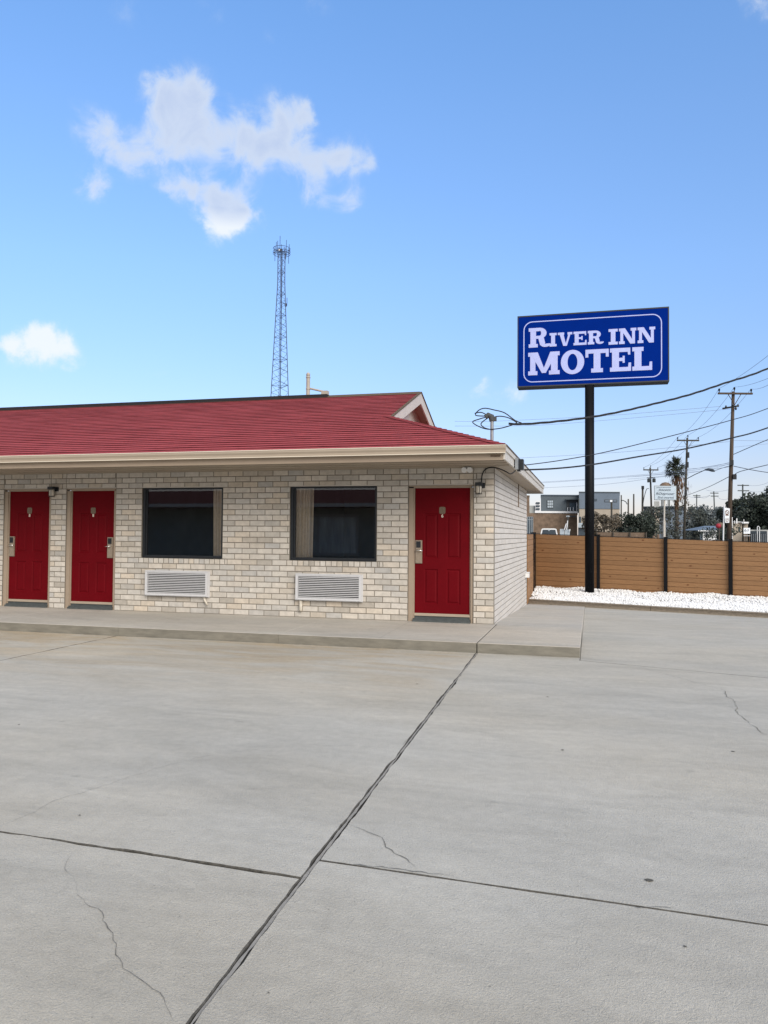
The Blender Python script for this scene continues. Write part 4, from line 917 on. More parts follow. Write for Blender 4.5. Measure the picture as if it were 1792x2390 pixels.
def nearline(zpts,A,B,**k):
    # zpts in the zoomed survey; depth runs from A to B along the span
    n=len(zpts); out=[]
    for i,(x,y) in enumerate(zpts):
        t=(x-zpts[0][0])/(zpts[-1][0]-zpts[0][0]); dA,dB=A,B; out.append(far(*Z1(x,y),1/((1-t)/dA+t/dB)))
    return out
E1=nearline([(120,786),(220,788),(420,771),(620,745),(800,711),(1000,664),(1200,612),(1400,546),(1659,458)],15.3,18.0)
E1.append(E1[-1]+(E1[-1]-E1[-2])*1.9+Vector((0,0,.25))); E1[-1]=Vector((15.5,3.0,8.6)) if False else E1[-1]
wire(E1,.012,'twisted black service cable running from the roof mast past the sign pole',twist=5.0,k=14)
E2=nearline([(200,1034),(400,1008),(620,970),(800,930),(1000,880),(1200,829),(1440,765),(1659,695)],13.2,17.5)
wire(E2+[E2[-1]+(E2[-1]-E2[-2])*3+Vector((0,0,.2))],.009,'thinner black cable rising right from the eave box')
E3=nearline([(215,1060),(400,1052),(620,1028),(900,980),(1170,935),(1440,872),(1659,810)],13.3,17.5)
wire(E3+[E3[-1]+(E3[-1]-E3[-2])*3+Vector((0,0,.2))],.016,'thicker lower black cable leaving the eave box')
lp_=Vector(E1[-1])
def sag(a,b,s,n=10): return [a.lerp(b,i/n)-Vector((0,0,4*s*(i/n)*(1-i/n))) for i in range(n+1)]
ra,rb,rc_=PL['A'][1],PL['B'][1],PL['C'][1]
GW='thin power lines between the utility poles'
for i,nm in enumerate(('left','middle','right')):
    wire(sag(ra[i],rb[i],.5),.012,'faint %s conductor from the tall braced pole to the pole by the palm'%nm,'wiref',GW,'power_line','power line',k=2)
    wire(sag(rb[i],rc_[i],.5),.014,'faint %s conductor from the palm-side pole to the transformer pole'%nm,'wiref',GW,'power_line','power line',k=2)
for i,(x,y) in enumerate(((1659,340),(1659,475),(1659,515))):
    e_=far(*Z1(x,y),38); e_=ra[i]+(e_-ra[i])*2.0; wire(sag(ra[i],e_,.35),.010,'faint conductor rising right from the %s insulator of the tall braced pole'%('left','middle','right')[i],'wiref',GW,'power_line','power line',k=2)
tl=[([(-200,772),(40,771),(640,742),(1000,715),(1380,683)],60,53.6,'upper of two faint lines crossing behind the big sign pole'),
    ([(-200,800),(250,797),(700,765),(1100,730),(1440,698)],60,53.6,'lower of two faint lines crossing behind the big sign pole'),
    ([(0,1000),(180,990),(640,965),(1000,936),(1430,892)],70,54,'faint line meeting the tall pole below its crossarm'),
    ([(100,1140),(300,1133),(620,1113),(1100,1070),(1445,1017)],75,54,'faint line sloping up to the middle of the tall pole'),
    ([(100,1145),(300,1138),(620,1117),(1100,1078),(1445,1024)],75,54,'faint line just under another at the middle of the tall pole'),
    ([(100,1175),(320,1167),(700,1145),(1050,1098),(1445,1040)],75,54,'lowest faint line sloping up to the tall pole'),
    ([(1455,968),(1640,888),(1800,830)],53,45,'dark line rising right from the upper half of the tall pole'),
    ([(1440,885),(1659,888),(1900,890)],54,60,'faint level line right of the tall pole'),
    ([(1455,1038),(1560,1060),(1659,1076),(1800,1095)],53,48,'dark line falling right from the tall pole'),
    ([(1458,1090),(1500,1068),(1659,1030),(1850,985)],53,45,'dark line rising right past the falling one'),
    ([(1460,925),(1560,915),(1659,905),(1850,880)],54,60,'faint upper line right of the tall pole')]
for P,a,b,lb in tl: 
    dk='dark' in lb; wire(nearline(P,a,b),.022 if dk else .011,lb,'wire' if dk else 'wiref',GW,'power_line','power line')
def Z4(x,y): return (1500+x/5.6815,1060+y/5.6815)
wire([far(*Z4(575,550),82.8),far(*Z4(860,440),68),far(*Z4(1140,300),53.8)],.022,'dark line from the foot of the palm-side pole up to the tall pole','wire',GW,'power_line','power line')
wire([far(*Z4(945,224),70),far(*Z4(1040,188),60),far(*Z4(1140,158),53.8)],.020,'short dark line from the street lamp to the tall pole','wire',GW,'power_line','power line')
for j,(a,b,s_) in enumerate((((-200,300),(310,262),0),((-200,330),(300,285),0),((600,190),(1150,107),25),((600,240),(1150,125),25),((600,560),(890,545),12),((760,570),(890,545),-8),((990,570),(1130,590),3),((840,475),(1145,470),-30),((1410,415),(1700,360),12),((1410,490),(1700,465),8))):
    A_=far(*Z4(*a),120); B_=far(*Z4(*b),110); wire(sag(A_,B_,.25 if s_ else .05,6),.016,'hair-thin far power line, number of its kind uncounted' if False else 'hair-thin power line far beyond the fence','wiref','hair-thin far power lines','power_line','power line',k=1)
# street lamp arm by the palm pole
sl=empty('street_lamp',far(*Z4(600,320),83),'grey street lamp arm reaching right from the pole by the palm','street lamp')
q=MB(); q.tube([far(*Z4(590,322),83),far(*Z4(700,265),80),far(*Z4(835,205),76)],.04,6); q.build('arm','polef',sl)
q=MB(); q.tube([far(*Z4(825,208),76),far(*Z4(870,204),75),far(*Z4(915,212),74),far(*Z4(948,226),73)],[.07,.13,.16,.07],8); q.build('lamp_head','polef',sl)
# ------------------------------------------------------------------ vegetation
def leaves(mb,c,rad,n,size,r_,flat=.8,droop=0):
    c=np.array(c); 
    d=r_.normal(size=(n,3)); d/=np.linalg.norm(d,axis=1)[:,None]; rr=r_.uniform(.35,1.05,n)**.6
    p=c+d*rr[:,None]*np.array(rad)
    a=r_.normal(size=(n,3)); a/=np.linalg.norm(a,axis=1)[:,None]; b=np.cross(a,r_.normal(size=(n,3))); b/=np.linalg.norm(b,axis=1)[:,None]
    s=(size*r_.uniform(.6,1.4,n))[:,None]
    for i in range(n):
        A=a[i]*s[i];B=b[i]*s[i]*.6
        mb.add([p[i]-A,p[i]-A*.1+B,p[i]+A,p[i]-A*.1-B],[(0,1,2,3)])
def tree(name,base,h,cr,label,cat,n=1600,size=.22,leaf='leaf',group=None,clumps=14,seed=1,trunk=True,lowfrac=.3):
    r_=np.random.default_rng(seed); t=empty(name,base,label,cat,group); b=Vector(base); q=MB()
    q.tube([b-Vector((0,0,.1)),b+Vector((0.02*h,0,h*.35)),b+Vector((0,.02*h,h*.75))],[.035*h**.9*.6,.028*h**.9*.6,.01*h],8)
    cl=[]
    for i in range(clumps):
        a=r_.uniform(0,6.28); f_=r_.uniform(0,1)**.6; z=r_.uniform(lowfrac,.93); env=math.sin(math.pi*min(1,max(.12,(z-lowfrac*.6)/(1.08-lowfrac*.6))))**.6
        c=b+Vector((cr*f_*env*math.cos(a)*.8,cr*f_*env*math.sin(a)*.8,h*z)); cl.append(c)
        if i<9: q.tube([b+Vector((0,0,h*min(.7,z*.65))),b.lerp(c,.55)+Vector((0,0,h*z*.15)),c],[.012*h,.008*h,.003*h],5)
    q.build('trunk','bark',t)
    m_=MB(); 
    for c in cl: s=cr*r_.uniform(.26,.44); leaves(m_,c,(s,s,s*.75),n//clumps,size,r_)
    m_.build('crown',leaf,t); return t
# two rust-tinged shrubs behind the fence in front of the grey block
def at(px_,d): return gpt(px_,d)
tree('shrub',at(1409,55),3.35,1.55,'rust-tinged shrub just right of the big sign pole','shrub',3800,.085,'leafr','shrubs behind the fence',16,2,lowfrac=.1)
tree('shrub',at(1488,57),3.6,1.95,'wide dark shrub in front of the bare dark poles','shrub',5600,.085,'leaf','shrubs behind the fence',20,3,lowfrac=.1)
tree('shrub',at(1446,60),2.9,1.2,'smaller dark shrub filling the gap between two larger ones','shrub',2400,.085,'leaf','shrubs behind the fence',10,14,lowfrac=.1)
tree('shrub',at(1546,95),4.6,3.0,'scraggly green shrub under the pale blue board sign','shrub',1500,.14,'leafm','shrubs behind the fence',16,4,lowfrac=.1)
tree('shrub',at(1634,120),6.2,3.8,'dark rounded shrub right of the palm-side pole','shrub',2600,.18,'leafm','shrubs behind the fence',16,5,lowfrac=.08)
tree('shrub',at(1680,82),2.5,2.2,'low shrub beneath the red round ball by the white post','shrub',1500,.10,'leaf','shrubs behind the fence',10,6,lowfrac=.1)
RB=[(1712,125,7.3,2.2,21),(1737,130,7.4,2.9,22),(1760,120,8.7,3.5,23),(1794,116,8.8,3.7,24),(1725,150,7.4,3.4,25),(1838,112,9.2,4.2,26),(1755,106,5.6,3.0,27),(1790,104,6.2,3.4,28),(1701,128,6.6,2.3,29)]
lbs=['dark evergreen whose crown shows just right of the tall brown pole','dark evergreen behind the two-armed grey pole','tall clumpy evergreen right of the two-armed grey pole','tall dense evergreen at the right edge of the picture','back row evergreen between the tall pole and two-armed pole','evergreen cut by the right edge of the picture','lower dark tree over the beige rooftop','lower dark tree above the long dark canopy','lower dark tree left of the beige block']
for (x,d,h,cr,sd_),lb in zip(RB,lbs): tree('evergreen_tree',at(x,d),h,cr,lb,'tree',4200,.22,'leaf','dark evergreen trees on the right',22,sd_,lowfrac=.12)
HZ=[(1598,210,8.5,5,'leafp'),(1618,205,7.0,6,'leafh'),(1643,200,9.2,5.5,'leafh'),(1662,205,9.0,5,'leafh'),(1683,200,8.6,5,'leafh'),(1600,190,6.0,5,'leafh')]
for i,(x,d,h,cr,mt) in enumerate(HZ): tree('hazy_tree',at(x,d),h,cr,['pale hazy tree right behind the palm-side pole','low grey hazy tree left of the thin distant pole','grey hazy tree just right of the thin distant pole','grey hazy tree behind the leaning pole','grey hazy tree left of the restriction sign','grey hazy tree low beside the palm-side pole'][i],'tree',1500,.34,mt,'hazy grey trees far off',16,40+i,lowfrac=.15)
# palm
pb=at(1578,110); pm_=empty('palm_tree',pb,'tall fan palm with green crown and hanging skirt of dead brown fronds','palm tree'); kk=110/FL
zc=CP.z+(1252-1097)*kk
tp=far(1578,1097,110)
q=MB(); bt=Vector((far(1578,1250,110).x,far(1578,1250,110).y,terr(0,90))); q.tube([bt,bt.lerp(tp,.5)+Vector((.05,0,0)),tp],[.34,.26,.2],12); q.build('trunk','bark',pm_,smooth=True)
r_=np.random.default_rng(5)
def frond(mb,c,a,el,L_,w_,nseg=9):
    d=Vector((math.cos(a)*math.cos(el),math.sin(a)*math.cos(el),math.sin(el))); side=Vector((-math.sin(a),math.cos(a),0)); u_=d.cross(side)
    st_=c+d*L_*.45; mb.tube([c,st_],.025,4,False)
    for i in range(nseg):
        an=(i/(nseg-1)-.5)*2.3; dd=(d*math.cos(an)+side*math.sin(an)).normalized(); tip=st_+dd*L_*.55*(1-.15*abs(an))+Vector((0,0,-.22*L_*abs(math.sin(an))-.10*L_)); mid_=st_.lerp(tip,.5)+Vector((0,0,.06*L_)); sd2=dd.cross(Vector((0,0,1))).normalized()*w_
        mb.add([st_,mid_+sd2,tip,mid_-sd2],[(0,1,2,3)])
m_=MB()
for i in range(60): frond(m_,tp,r_.uniform(0,6.28),r_.uniform(-.35,1.45),r_.uniform(1.8,2.6),.085)
m_.build('crown','palmleaf',pm_)
m_=MB()
for i in range(620):
    t_=r_.uniform(0,1)**1.0; z=tp.z-.3-t_*5.2; rad=(.42+1.25*math.sin(math.pi*min(1,(t_*1.25)))**.8)*(1 if t_<.72 else .7); a=r_.uniform(0,6.28)
    lean=.45*math.sin(math.pi*min(1,t_*1.3)); c=Vector((tp.x+lean,tp.y,z)); p=c+Vector((math.cos(a),math.sin(a),0))*rad*r_.uniform(.3,1.0); ln=r_.uniform(.4,1.0)*(1-.45*t_)
    s=Vector((-math.sin(a),math.cos(a),0))*r_.uniform(.03,.09); e_=p+Vector((math.cos(a)*.08,math.sin(a)*.08,-ln)); mdd=p.lerp(e_,.5)
    m_.add([p,mdd+s,e_,mdd-s],[(0,1,2,3)])
m_.build('dead_frond_skirt','palmdead',pm_)
m_=MB(); 
for i in range(12): leaves(m_,bt+Vector((random.uniform(-.3,1.5),random.uniform(-.6,.6),random.uniform(1.5,6.5))),(.6,.6,.8),46,.11,r_)
m_.build('climbing_leaves','leafr',pm_)
at_=gpt
# ------------------------------------------------------------------ buildings beyond the fence
yaw=math.atan2(RT.y,RT.x)
def bbox(mb,x0,x1,y0,y1,d,depth,zb_=None,mi=0,dd=0):
    A=far(x0,y0,d+dd); B=far(x1,y0,d+dd); zb0=far((x0+x1)/2,y1,d).z if zb_ is None else zb_; zt0=A.z*.5+B.z*.5
    ra_=Vector((A.x-CP.x,A.y-CP.y,0)).normalized()*depth; rb2=Vector((B.x-CP.x,B.y-CP.y,0)).normalized()*depth
    a0=Vector((A.x,A.y,0)); b0=Vector((B.x,B.y,0)); q_=[a0,b0,b0+rb2,a0+ra_]; n_=Vector((0,0,1))
    mb.add([p+n_*zb0 for p in q_]+[p+n_*zt0 for p in q_],[(3,2,1,0),(4,5,6,7),(0,1,5,4),(1,2,6,5),(2,3,7,6),(3,0,4,7)],mi)
gB=far(1305,1250,95); gB.z=.3
b1=empty('modern_building',gB,'slate grey two-storey building on a brown brick ground floor left of sign pole','building')
q=MB(); bbox(q,1229,1347,1198,1250,95,9,zb_=.2); q.build('lower_wall','bbrick',b1)
q=MB(); bbox(q,1248,1348,1193,1197.5,94.9,9.2); q.build('parapet','bwhite',b1)
q=MB(); bbox(q,1262,1351,1155.5,1192.8,97,8); q.build('upper_wall','grey',b1)
q=MB(); bbox(q,1261.5,1351.5,1154.6,1156.2,96.85,8.4); q.build('roof_trim','bluegrey',b1)
q=MB(); bbox(q,1276.5,1291,1167,1186,96.9,.1); wo=q.build('window','polef',b1)
q=MB()
for i in range(3):
    for j in range(3): bbox(q,1277.6+i*4.5,1281.2+i*4.5,1168.2+j*6,1172.8+j*6,96.86,.05)
po=q.build('pane','lightpane'); po.data.transform(Matrix.Translation(-wloc(b1))); po.parent=wo
q=MB(); bbox(q,1322,1348,1165.5,1192.8,96.9,.12); q.build('balcony_recess','room',b1); 
q=MB(); bbox(q,1329,1343,1173,1189,96.85,.05); q.build('balcony_door','farpane',b1); q=MB(); bbox(q,1320,1350,1163.8,1166,96.3,.7); q.build('awning','grey',b1)
for x in (1324,1330,1337): q=MB(); bbox(q,x,x+1.2,1184,1193,96,.1); q.build('balcony_post','bwhite',b1)
q=MB(); bbox(q,1345.2,1346.6,1173,1193,96,.1); q.build('balcony_post','bwhite',b1)
q=MB(); bbox(q,1230.5,1244,1206,1247,94.85,.1); wo=q.build('window','farpane',b1)
q=MB()
for x in (1230.5,1235,1239,1243): bbox(q,x,x+1,1206,1247,94.78,.05)
for y in (1206,1212): bbox(q,1230.5,1244,y,y+.8,94.80,.04)
po=q.build('window_bars','lightpane'); po.data.transform(Matrix.Translation(-wloc(b1))); po.parent=wo
b2=empty('modern_block',far(1400,1250,92),'blue-grey block with beige lower storey partly behind the sign pole','building')
q=MB(); bbox(q,1351,1446,1149,1187.5,92,8); q.build('upper_wall','bluegrey',b2)
q=MB(); bbox(q,1351.2,1445.8,1187.6,1252,92.03,8,zb_=.2); q.build('lower_wall','beige',b2)
q=MB(); bbox(q,1350.6,1446.4,1147.6,1149.4,91.9,8.2); q.build('roof_trim','grey',b2)
q=MB(); bbox(q,1350,1351.8,1163,1250,91.8,.15); q.build('corner_post','polef',b2)
for (x0,x1,y0,y1) in ((1386,1393,1164.4,1169),(1352.5,1356,1206,1219)): q=MB(); bbox(q,x0,x1,y0,y1,91.9,.1); q.build('window','farpane',b2)
q=MB(); bbox(q,1349,1392,1220.5,1231.5,89,2.4); q.build('canopy','lightpane',b2); q=MB(); bbox(q,1349,1392,1231.7,1250,89.6,1.5,zb_=.2); q.build('porch','farpane',b2)
q=MB(); bbox(q,1432,1446,1199.5,1201.5,91.5,.4); q.build('ledge','bbrick',b2)
b3=empty('far_block',far(1240,1250,140),'pale far building peeking past the motel end wall','building','pale buildings far behind'); q=MB(); bbox(q,1228,1249,1180,1250,140,10,zb_=.3); q.build('wall','leafp',b3)
q=MB(); bbox(q,1249,1262.5,1169,1250,139.5,10,zb_=.3); q.build('wall','bwhite',b3)
for i in range(3):
    q=MB(); bbox(q,1250.5,1259.5,1172+i*7,1176+i*7,139.3,.1); q.build('window','farpane',b3)
b4=empty('brick_tower',far(1232,1250,120),'narrow brown brick tower just beyond the motel eave','building'); q=MB(); bbox(q,1220,1235.5,1156.5,1250,120,5,zb_=.3); q.build('wall','bbrick',b4); q=MB(); bbox(q,1219.5,1236,1155.8,1157,119.9,5.2); q.build('coping','beige',b4)
b5=empty('far_hall',far(1550,1250,170),'long blue-grey hall behind the board sign','building')
for (x0,x1,y0) in ((1502,1527,1183),(1538,1580,1181),(1576,1597,1184)):
    q=MB(); bbox(q,x0,x1,y0,1250,170,12,zb_=.3); q.build('wall','bluegrey',b5)
q=MB(); bbox(q,1500,1598,1182,1184,169,14); q.build('roof_edge','grey',b5)
q=MB(); bbox(q,1527,1538.5,1170,1218,165,4,zb_=.3); q.build('stair_tower','beige',b5)
q=MB(); bbox(q,1526,1538,1170,1184,164,5); q.build('tower_top','leafp',b5)
dm=empty('water_tank',at_(1551,150),'tan domed tank on legs just showing above the board sign','water tank'); c=far(1553,1250,150); k6=150/FL; rr=11.5*k6
q=MB(); q.lathe((c.x,c.y,0),[(rr*.7,far(1551,1158,150).z),(rr*1.2,far(1551,1152,150).z),(rr*1.2,far(1551,1137,150).z),(rr*1.05,far(1551,1131,150).z),(rr*.65,far(1551,1126.8,150).z),(rr*.1,far(1551,1125.3,150).z)],24); q.build('tank','bbrick',dm,smooth=True)
for i in range(4):
    a_=i*math.pi/2+.5; q=MB(); q.tube([(c.x+rr*math.cos(a_),c.y+rr*math.sin(a_),.3),(c.x+rr*.9*math.cos(a_),c.y+rr*.9*math.sin(a_),far(1551,1152,150).z)],.09,5); q.build('leg','polef',dm)
hs=empty('small_house',far(1650,1250,95),'small white house with a slate blue hip roof','house')
q=MB(); bbox(q,1640,1672,1236,1256,95,5,zb_=.2); q.build('wall','bwhite',hs)
q=MB(); A=far(1629,1238.5,94.5);B=far(1681,1238,94.5);A2=far(1644,1227.3,97);B2=far(1675,1227.3,97); A3=A+F*6; B3=B+F*6
A.z=B.z; A3.z=B3.z=B.z; q.add([A,B,B2,A2,A3,B3],[(0,1,2,3),(4,3,2,5),(0,3,4),(1,5,2),(0,4,5,1)]); q.build('roof','roofblue',hs)
q=MB(); f_=Matrix.Translation((A.x,A.y,0))@Matrix.Rotation(yaw,4,'Z'); q.box(0,(B-A).length,-.05,.0,A.z-.13,A.z+.01,fr=f_); q.build('eave','bwhite',hs)
q=MB(); bbox(q,1633,1640,1243,1256,94.9,.1,zb_=.2); q.build('porch_opening','farpane',hs)
for x in (1647,1657): q=MB(); bbox(q,x,x+4,1243,1250,94.9,.06); q.build('window','farpane',hs)
bb=empty('beige_block',far(1726,1250,98),'beige flat-roofed block with white posts right of the tall pole','building')
q=MB(); bbox(q,1709,1731.5,1218.5,1258,98,5,zb_=.2); q.build('wall','beige',bb); q=MB(); bbox(q,1708.5,1732,1217.4,1219,97.8,5.3); q.build('coping','bwhite',bb)
q=MB(); bbox(q,1724,1727.2,1230,1239.5,97.9,.1); q.build('window','farpane',bb)
q=MB(); bbox(q,1735,1745,1218,1258,98.5,4,zb_=.2); q.build('annex','beige',bb); q=MB(); bbox(q,1731,1747,1218,1221.5,97.5,5); q.build('annex_roof','bwhite',bb)
for x,y in ((1708,1207),(1718,1210),(1713.5,1215),(1735,1212)): q=MB(); bbox(q,x,x+(2.6 if x==1718 else 1.4),y,1222 if x!=1708 else 1258,97.4,.25); q.build('rooftop_post','bwhite',bb)
cn=empty('long_canopy',far(1775,1250,96),'long dark open canopy with white posts at the right edge','canopy')
q=MB(); bbox(q,1750,1830,1236.5,1239.5,95,6); q.build('roof','leafp',cn); q=MB(); bbox(q,1751,1830,1240,1262,101,.2,zb_=.2); q.build('back_wall','farpane',cn)
for x in (1766.5,1771.8,1790,1810): q=MB(); bbox(q,x,x+1.3,1239,1262,94.8,.1,zb_=.2); q.build('post','bwhite',cn)
q=MB(); q.tube([far(1767,1238,94.7),far(1767,1230,94.7),far(1769,1228,94.7),far(1772,1230,94.7),far(1772.5,1238,94.7)],.05,6); q.build('arch','bwhite',cn)
for i in range(9): q=MB(); x=1753+i*4.6; bbox(q,x,x+.5,1246,1262,93.5,.05,zb_=.2); q.build('railing_bar','lightpane',cn)
# old timber fence beyond
of=empty('old_fence',far(1440,1252,33),'old brown board fence below the shrubs beyond the cedar fence','fence')
q=MB()
for j in range(5): bbox(q,1392,1508,1243+j*2.4,1244.9+j*2.4,38,.03)
q.build('board','bbrick',of)
for x in (1392,1430,1469,1507): q=MB(); bbox(q,x,x+2.5,1242,1255,37.9,.1,zb_=-.1); q.build('post','bark',of)
for x,y in ((1523.5,1252),(1533.5,1248.5)):
    q=MB(); c=at(x+2,40); q.lathe((c.x,c.y,c.z),[(.07,0),(.07,CP.z+(1252-y)*40/FL-c.z),(.02,CP.z+(1252-y)*40/FL-c.z+.03)],10)
    q.build('bollard','bbrick',label='short brown bollard, %s of the two by the transformer pole'%('shorter' if x<1530 else 'taller'),category='bollard',group='brown bollards beyond the fence')
# ------------------------------------------------------------------ vehicles and street things
def suv(px_,d):
    c=at(px_,d); t=empty('parked_suv',c,'white SUV seen end-on with only its cabin above the fence','car'); t_f=Matrix.Translation(c)@Matrix.Rotation(math.atan2(c.y-CP.y,c.x-CP.x)-math.pi/2,4,'Z')
    def P(pts,y0,y1,n,mt,par=None):
        q=MB(); q.prism(pts,y0,y1,fr=t_f); o=q.build(n,mt,t); return o
    body=MB(); prof=[(-.98,.35),(.98,.35),(.98,1.0),(.93,1.08),(-.93,1.08),(-.98,1.0)]; body.prism(prof,0,4.6,fr=t_f)
    body.prism([(-.88,1.08),(.88,1.08),(.86,1.15),(-.86,1.15)],.1,3.2,fr=t_f)
    # pillars and roof
    for s_ in (-1,1): body.prism([(s_*.86,1.1),(s_*.72,1.1),(s_*.60,1.72),(s_*.70,1.76)][::s_],.12,3.0,fr=t_f)
    body.prism([(-.72,1.72),(.72,1.72),(.66,1.82),(.5,1.85),(-.5,1.85),(-.66,1.82)],.14,3.0,fr=t_f)
    body.build('body','car',t)
    P([(-.72,1.12),(.72,1.12),(.60,1.72),(-.60,1.72)],.16,.2,'rear_window','carglass')
    P([(-.08,1.60),(.08,1.60),(.08,1.74),(-.08,1.74)],.10,.158,'brake_light','lightpane')
    for s_ in (-1,1): 
        P([(s_*.95,.75),(s_*.80,.75),(s_*.80,1.02),(s_*.92,1.02)],-.03,0,'tail_light','red')
        for yy in (.9,3.7):
            q=MB(); w_=t_f@Vector((s_*.86,yy,.36)); ax=RT.copy(); ax.z=0; ax.normalize(); q.tube([w_-ax*.11,w_+ax*.11],.36,18); q.build('wheel','tyre',t)
suv(1281,74)
un=empty('rooftop_unit',at(1319,80),'cluster of white box units with thin pipes in front of brown brick wall','utility unit')
for (x0,x1,y0) in ((1306.5,1316.5,1234.5),(1317.5,1329.5,1236)):
    q=MB(); bbox(q,x0,x1,y0,1250,80,.6,zb_=.2); q.build('box','lightpane',un)
for P in ([(1317,1236),(1320,1226),(1321.5,1222)],[(1322,1236),(1323.5,1226),(1324.5,1215)],[(1329,1240),(1330,1235)]): q=MB(); q.tube([far(x,y,79.8) for x,y in P],.05,5); q.build('pipe','bwhite',un)
lpst=empty('lamp_post',at(1325,85),'dark lamp post with square head before the brown brick wall','lamp post'); q=MB(); b_=at(1325,85); T_=far(1325,1205,85); q.tube([b_,T_],.06,8); q.build('post','polef',lpst); q=MB(); bbox(q,1321.5,1329,1203.5,1206.5,85,.4); q.build('head','lightpane',lpst)
q=MB(); bbox(q,1330,1344,1204,1206,94,.8); q.build('canopy','farpane',b1)
# dark board on a pole
bs=empty('street_sign',at(1427,80),'dark horizontal board sign on a dark post before the blue-grey block','sign')
q=MB(); bbox(q,1410,1440,1166,1172.5,80,.15); q.build('board','cab',bs); q=MB(); bbox(q,1411.5,1421,1167.3,1171,79.93,.02); q.build('panel','bluegrey',bs); q=MB(); bbox(q,1423,1429,1167,1171.6,79.93,.02); q.build('emblem','signw',bs); q=MB(); bbox(q,1431,1438.5,1167.3,1171,79.93,.02); q.build('panel','bluegrey',bs)
q=MB(); q.tube([at(1427,80.1),far(1427,1171,80.1)],.09,8); q.build('post','pole',bs)
def text(body,x,y,d,hpx,mat,parent,wpx=None,name='lettering',italic=0):
    cu=bpy.data.curves.new('t','FONT'); cu.body=body; cu.size=1; cu.align_x='CENTER'; cu.align_y='CENTER'; cu.extrude=.004; cu.shear=italic
    tmp=bpy.data.objects.new('t',cu); col.objects.link(tmp); me=bpy.data.meshes.new_from_object(tmp.evaluated_get(bpy.context.evaluated_depsgraph_get())); bpy.data.objects.remove(tmp)
    vs=[v.co for v in me.vertices]; w0=max(v.x for v in vs)-min(v.x for v in vs); h0=max(v.y for v in vs)-min(v.y for v in vs); k_=d/FL
    me.transform(Matrix.Translation(far(x,y,d))@Matrix.Rotation(yaw,4,'Z')@Matrix.Rotation(math.pi/2,4,'X')@Matrix.Diagonal(((wpx*k_/w0) if wpx else hpx*k_/h0,hpx*k_/h0,1,1)))
    me.transform(Matrix.Translation(-wloc(parent))); me.materials.clear(); me.materials.append(M[mat]); o=bpy.data.objects.new(name,me); col.objects.link(o); o.parent=parent; return o
b6=empty('board_sign',at(1549,60),'pale blue board sign with grey lettering on a cream post','sign')
q=MB(); bbox(q,1526,1578.5,1133.5,1167.5,60,.15); q.build('frame','leafp',b6); q=MB(); bbox(q,1527.3,1577.2,1134.8,1166.2,59.96,.02); q.build('face','signb',b6)
q=MB(); pts=[at(1549.5,60.1),far(1549.8,1215,60.1)]; q.tube([pts[0],pts[1]],.10,10); q.tube([pts[1],far(1550.3,1168,60.1)],.065,10); q.build('post','cream',b6)
text('Jtecont',1551,1143,59.92,6,'ink',b6,30,italic=.3); text('ROopruser',1552,1152.3,59.92,7,'ink',b6,43,italic=.2); text('Eind owervol',1553,1161.3,59.92,5,'ink',b6,38,italic=.3)
q=MB(); bbox(q,1532,1566,1137,1137.6,59.93,.01); q.build('rule','ink',b6)
b7=empty('restriction_sign',at(1689,50),'white road sign with barred circle hung on a white post','sign')
q=MB(); q.tube([at(1686.5,50),far(1689.3,1180,50)],.045,10); q.build('post','bwhite',b7)
k5=50/FL; o_=far(1690,1220,49.9); f5=Matrix.Translation(o_)@Matrix.Rotation(yaw,4,'Z')
q=MB(); q.prism([(0.05,.0),(.31,.0),(.36,33*k5),(-.02,36*k5)],-.02,0,fr=f5); q.build('plate','signw',b7)
q=MB(); cx,cz,ro=.175,24.5*k5,.125
for i in range(20):
    a,b=2*math.pi*i/20,2*math.pi*(i+1)/20; q.prism([(cx+ro*math.cos(a),cz+ro*1.15*math.sin(a)),(cx+ro*math.cos(b),cz+ro*1.15*math.sin(b)),(cx+ro*.72*math.cos(b),cz+ro*.8*math.sin(b)),(cx+ro*.72*math.cos(a),cz+ro*.8*math.sin(a))],-.028,-.022,fr=f5)
q.prism([(cx-.095,cz+.07),(cx-.07,cz+.09),(cx+.095,cz-.07),(cx+.07,cz-.09)],-.029,-.023,fr=f5); q.build('barred_circle','brownink',b7)
q=MB(); q.prism([(cx-.1,cz-.22),(cx+.1,cz-.22),(cx+.1,cz-.15),(cx-.1,cz-.13)],-.028,-.022,fr=f5)
for i in range(10):
    a,b=math.pi+math.pi*i/10,math.pi+math.pi*(i+1)/10; q.prism([(cx+.09*math.cos(a),.16+.11*math.sin(a)),(cx+.09*math.cos(b),.16+.11*math.sin(b)),(cx+.06*math.cos(b),.16+.08*math.sin(b)),(cx+.06*math.cos(a),.16+.08*math.sin(a))],-.028,-.022,fr=f5)
for x in (-.09,-.015,.06): q.prism([(cx+x,.16),(cx+x+.03,.16),(cx+x+.03,.29),(cx+x,.29)],-.027,-.022,fr=f5)
q.build('arrow','brownink',b7)
b8=empty('number_sign',at(1743,90),'small white sign reading 6.1 beside the two-armed pole','sign')
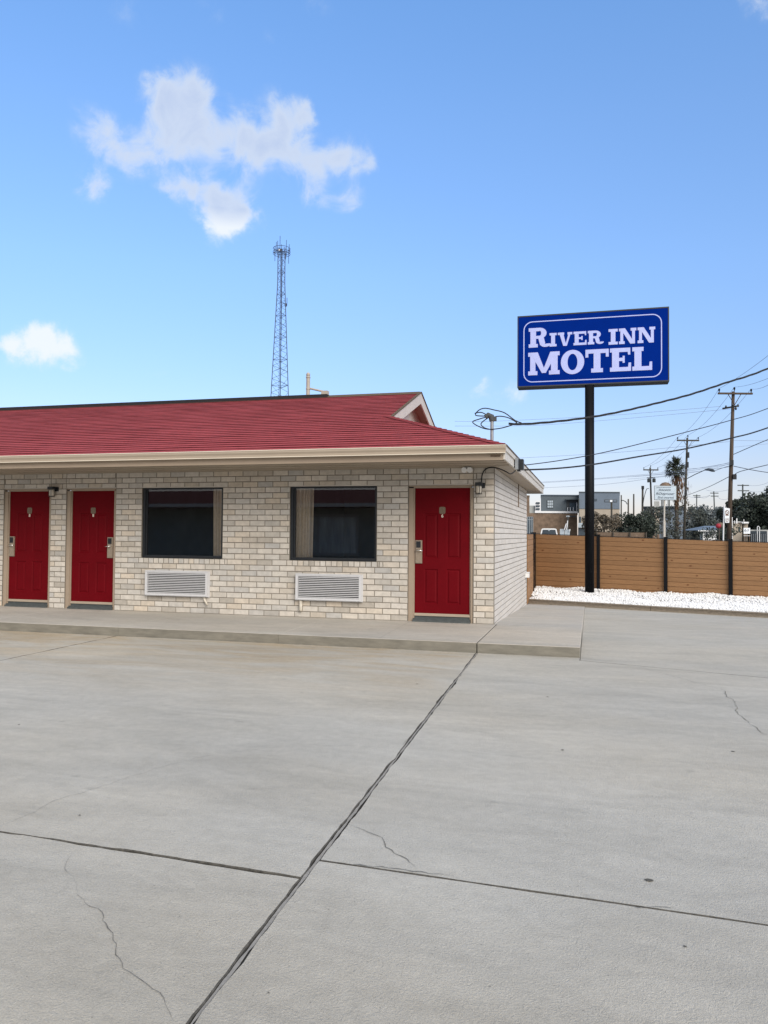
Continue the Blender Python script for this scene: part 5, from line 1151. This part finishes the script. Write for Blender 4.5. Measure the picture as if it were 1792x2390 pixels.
q=MB(); bbox(q,1735,1750.5,1232,1245.8,90,.12); q.build('plate','signw',b8); text('6.1',1743,1237.5,89.9,6,'ink',b8,9)
for x in (1736,1742,1748.5): q=MB(); bbox(q,x,x+.9,1246,1258,90.05,.06,zb_=.2); q.build('post','bbrick',b8)
q=MB(); bbox(q,1735,1750.5,1250,1251,90.02,.03); q.build('rail','bwhite',b8)
# red ball ornament on a tan basket
rb_=empty('round_ornament',at(1678,78),'round red and tan ornament above the low shrub by the white post','ornament'); c=far(1676,1227.5,78); k_=78/FL
def ball(c,r,nm,mt,sx_=1,sz_=1):
    m_=MB(); v=[tuple(Vector(c)+Vector((p[0]*r*sx_,p[1]*r,p[2]*r*sz_))) for p in v1]; m_.add(v,[tuple(f) for f in f1.tolist()]); return m_.build(nm,mt,rb_,smooth=True)
ball(c,6.2*k_,'ball','redp'); ball(far(1681,1226,78.3),7*k_,'basket','bbrick',1.1,1.0); q=MB(); q.tube([at(1678,78.2),far(1678,1232,78.2)],.07,6); q.build('stem','bark',rb_)
# ------------------------------------------------------------------ facing wing of the motel, which the windows mirror
ow=empty('opposite_wing',(-12,-17,0),'dark red-roofed motel wing mirrored in the window glass','motel wing'); YO=-16.5
q=MB(); q.box(-34,-4.5,YO-6,YO,-.1,2.6); q.build('wall','owall',ow)
q=MB(); q.add([(-35,YO+1.1,2.72),(-3.6,YO+1.1,2.72),(-3.6,YO-3,3.5),(-35,YO-3,3.5),(-3.6,YO-7,2.72),(-35,YO-7,2.72)],[(0,1,2,3),(3,2,4,5)]); q.build('roof','oroof',ow)
q=MB(); q.box(-35,-3.6,YO+1.1,YO+1.2,2.60,2.74); q.build('gutter','cream',ow)
for x in (-9.6,): 
    q=MB(); q.box(x,x+2.3,YO,YO+.05,.7,2.35); wo=q.build('window','cream',ow); q=MB(); q.box(x+.12,x+.55,YO+.05,YO+.07,.82,2.23); q.box(x+.67,x+2.18,YO+.05,YO+.07,.82,2.23); po=q.build('pane','opane'); po.data.transform(Matrix.Translation(-wloc(ow))); po.parent=wo
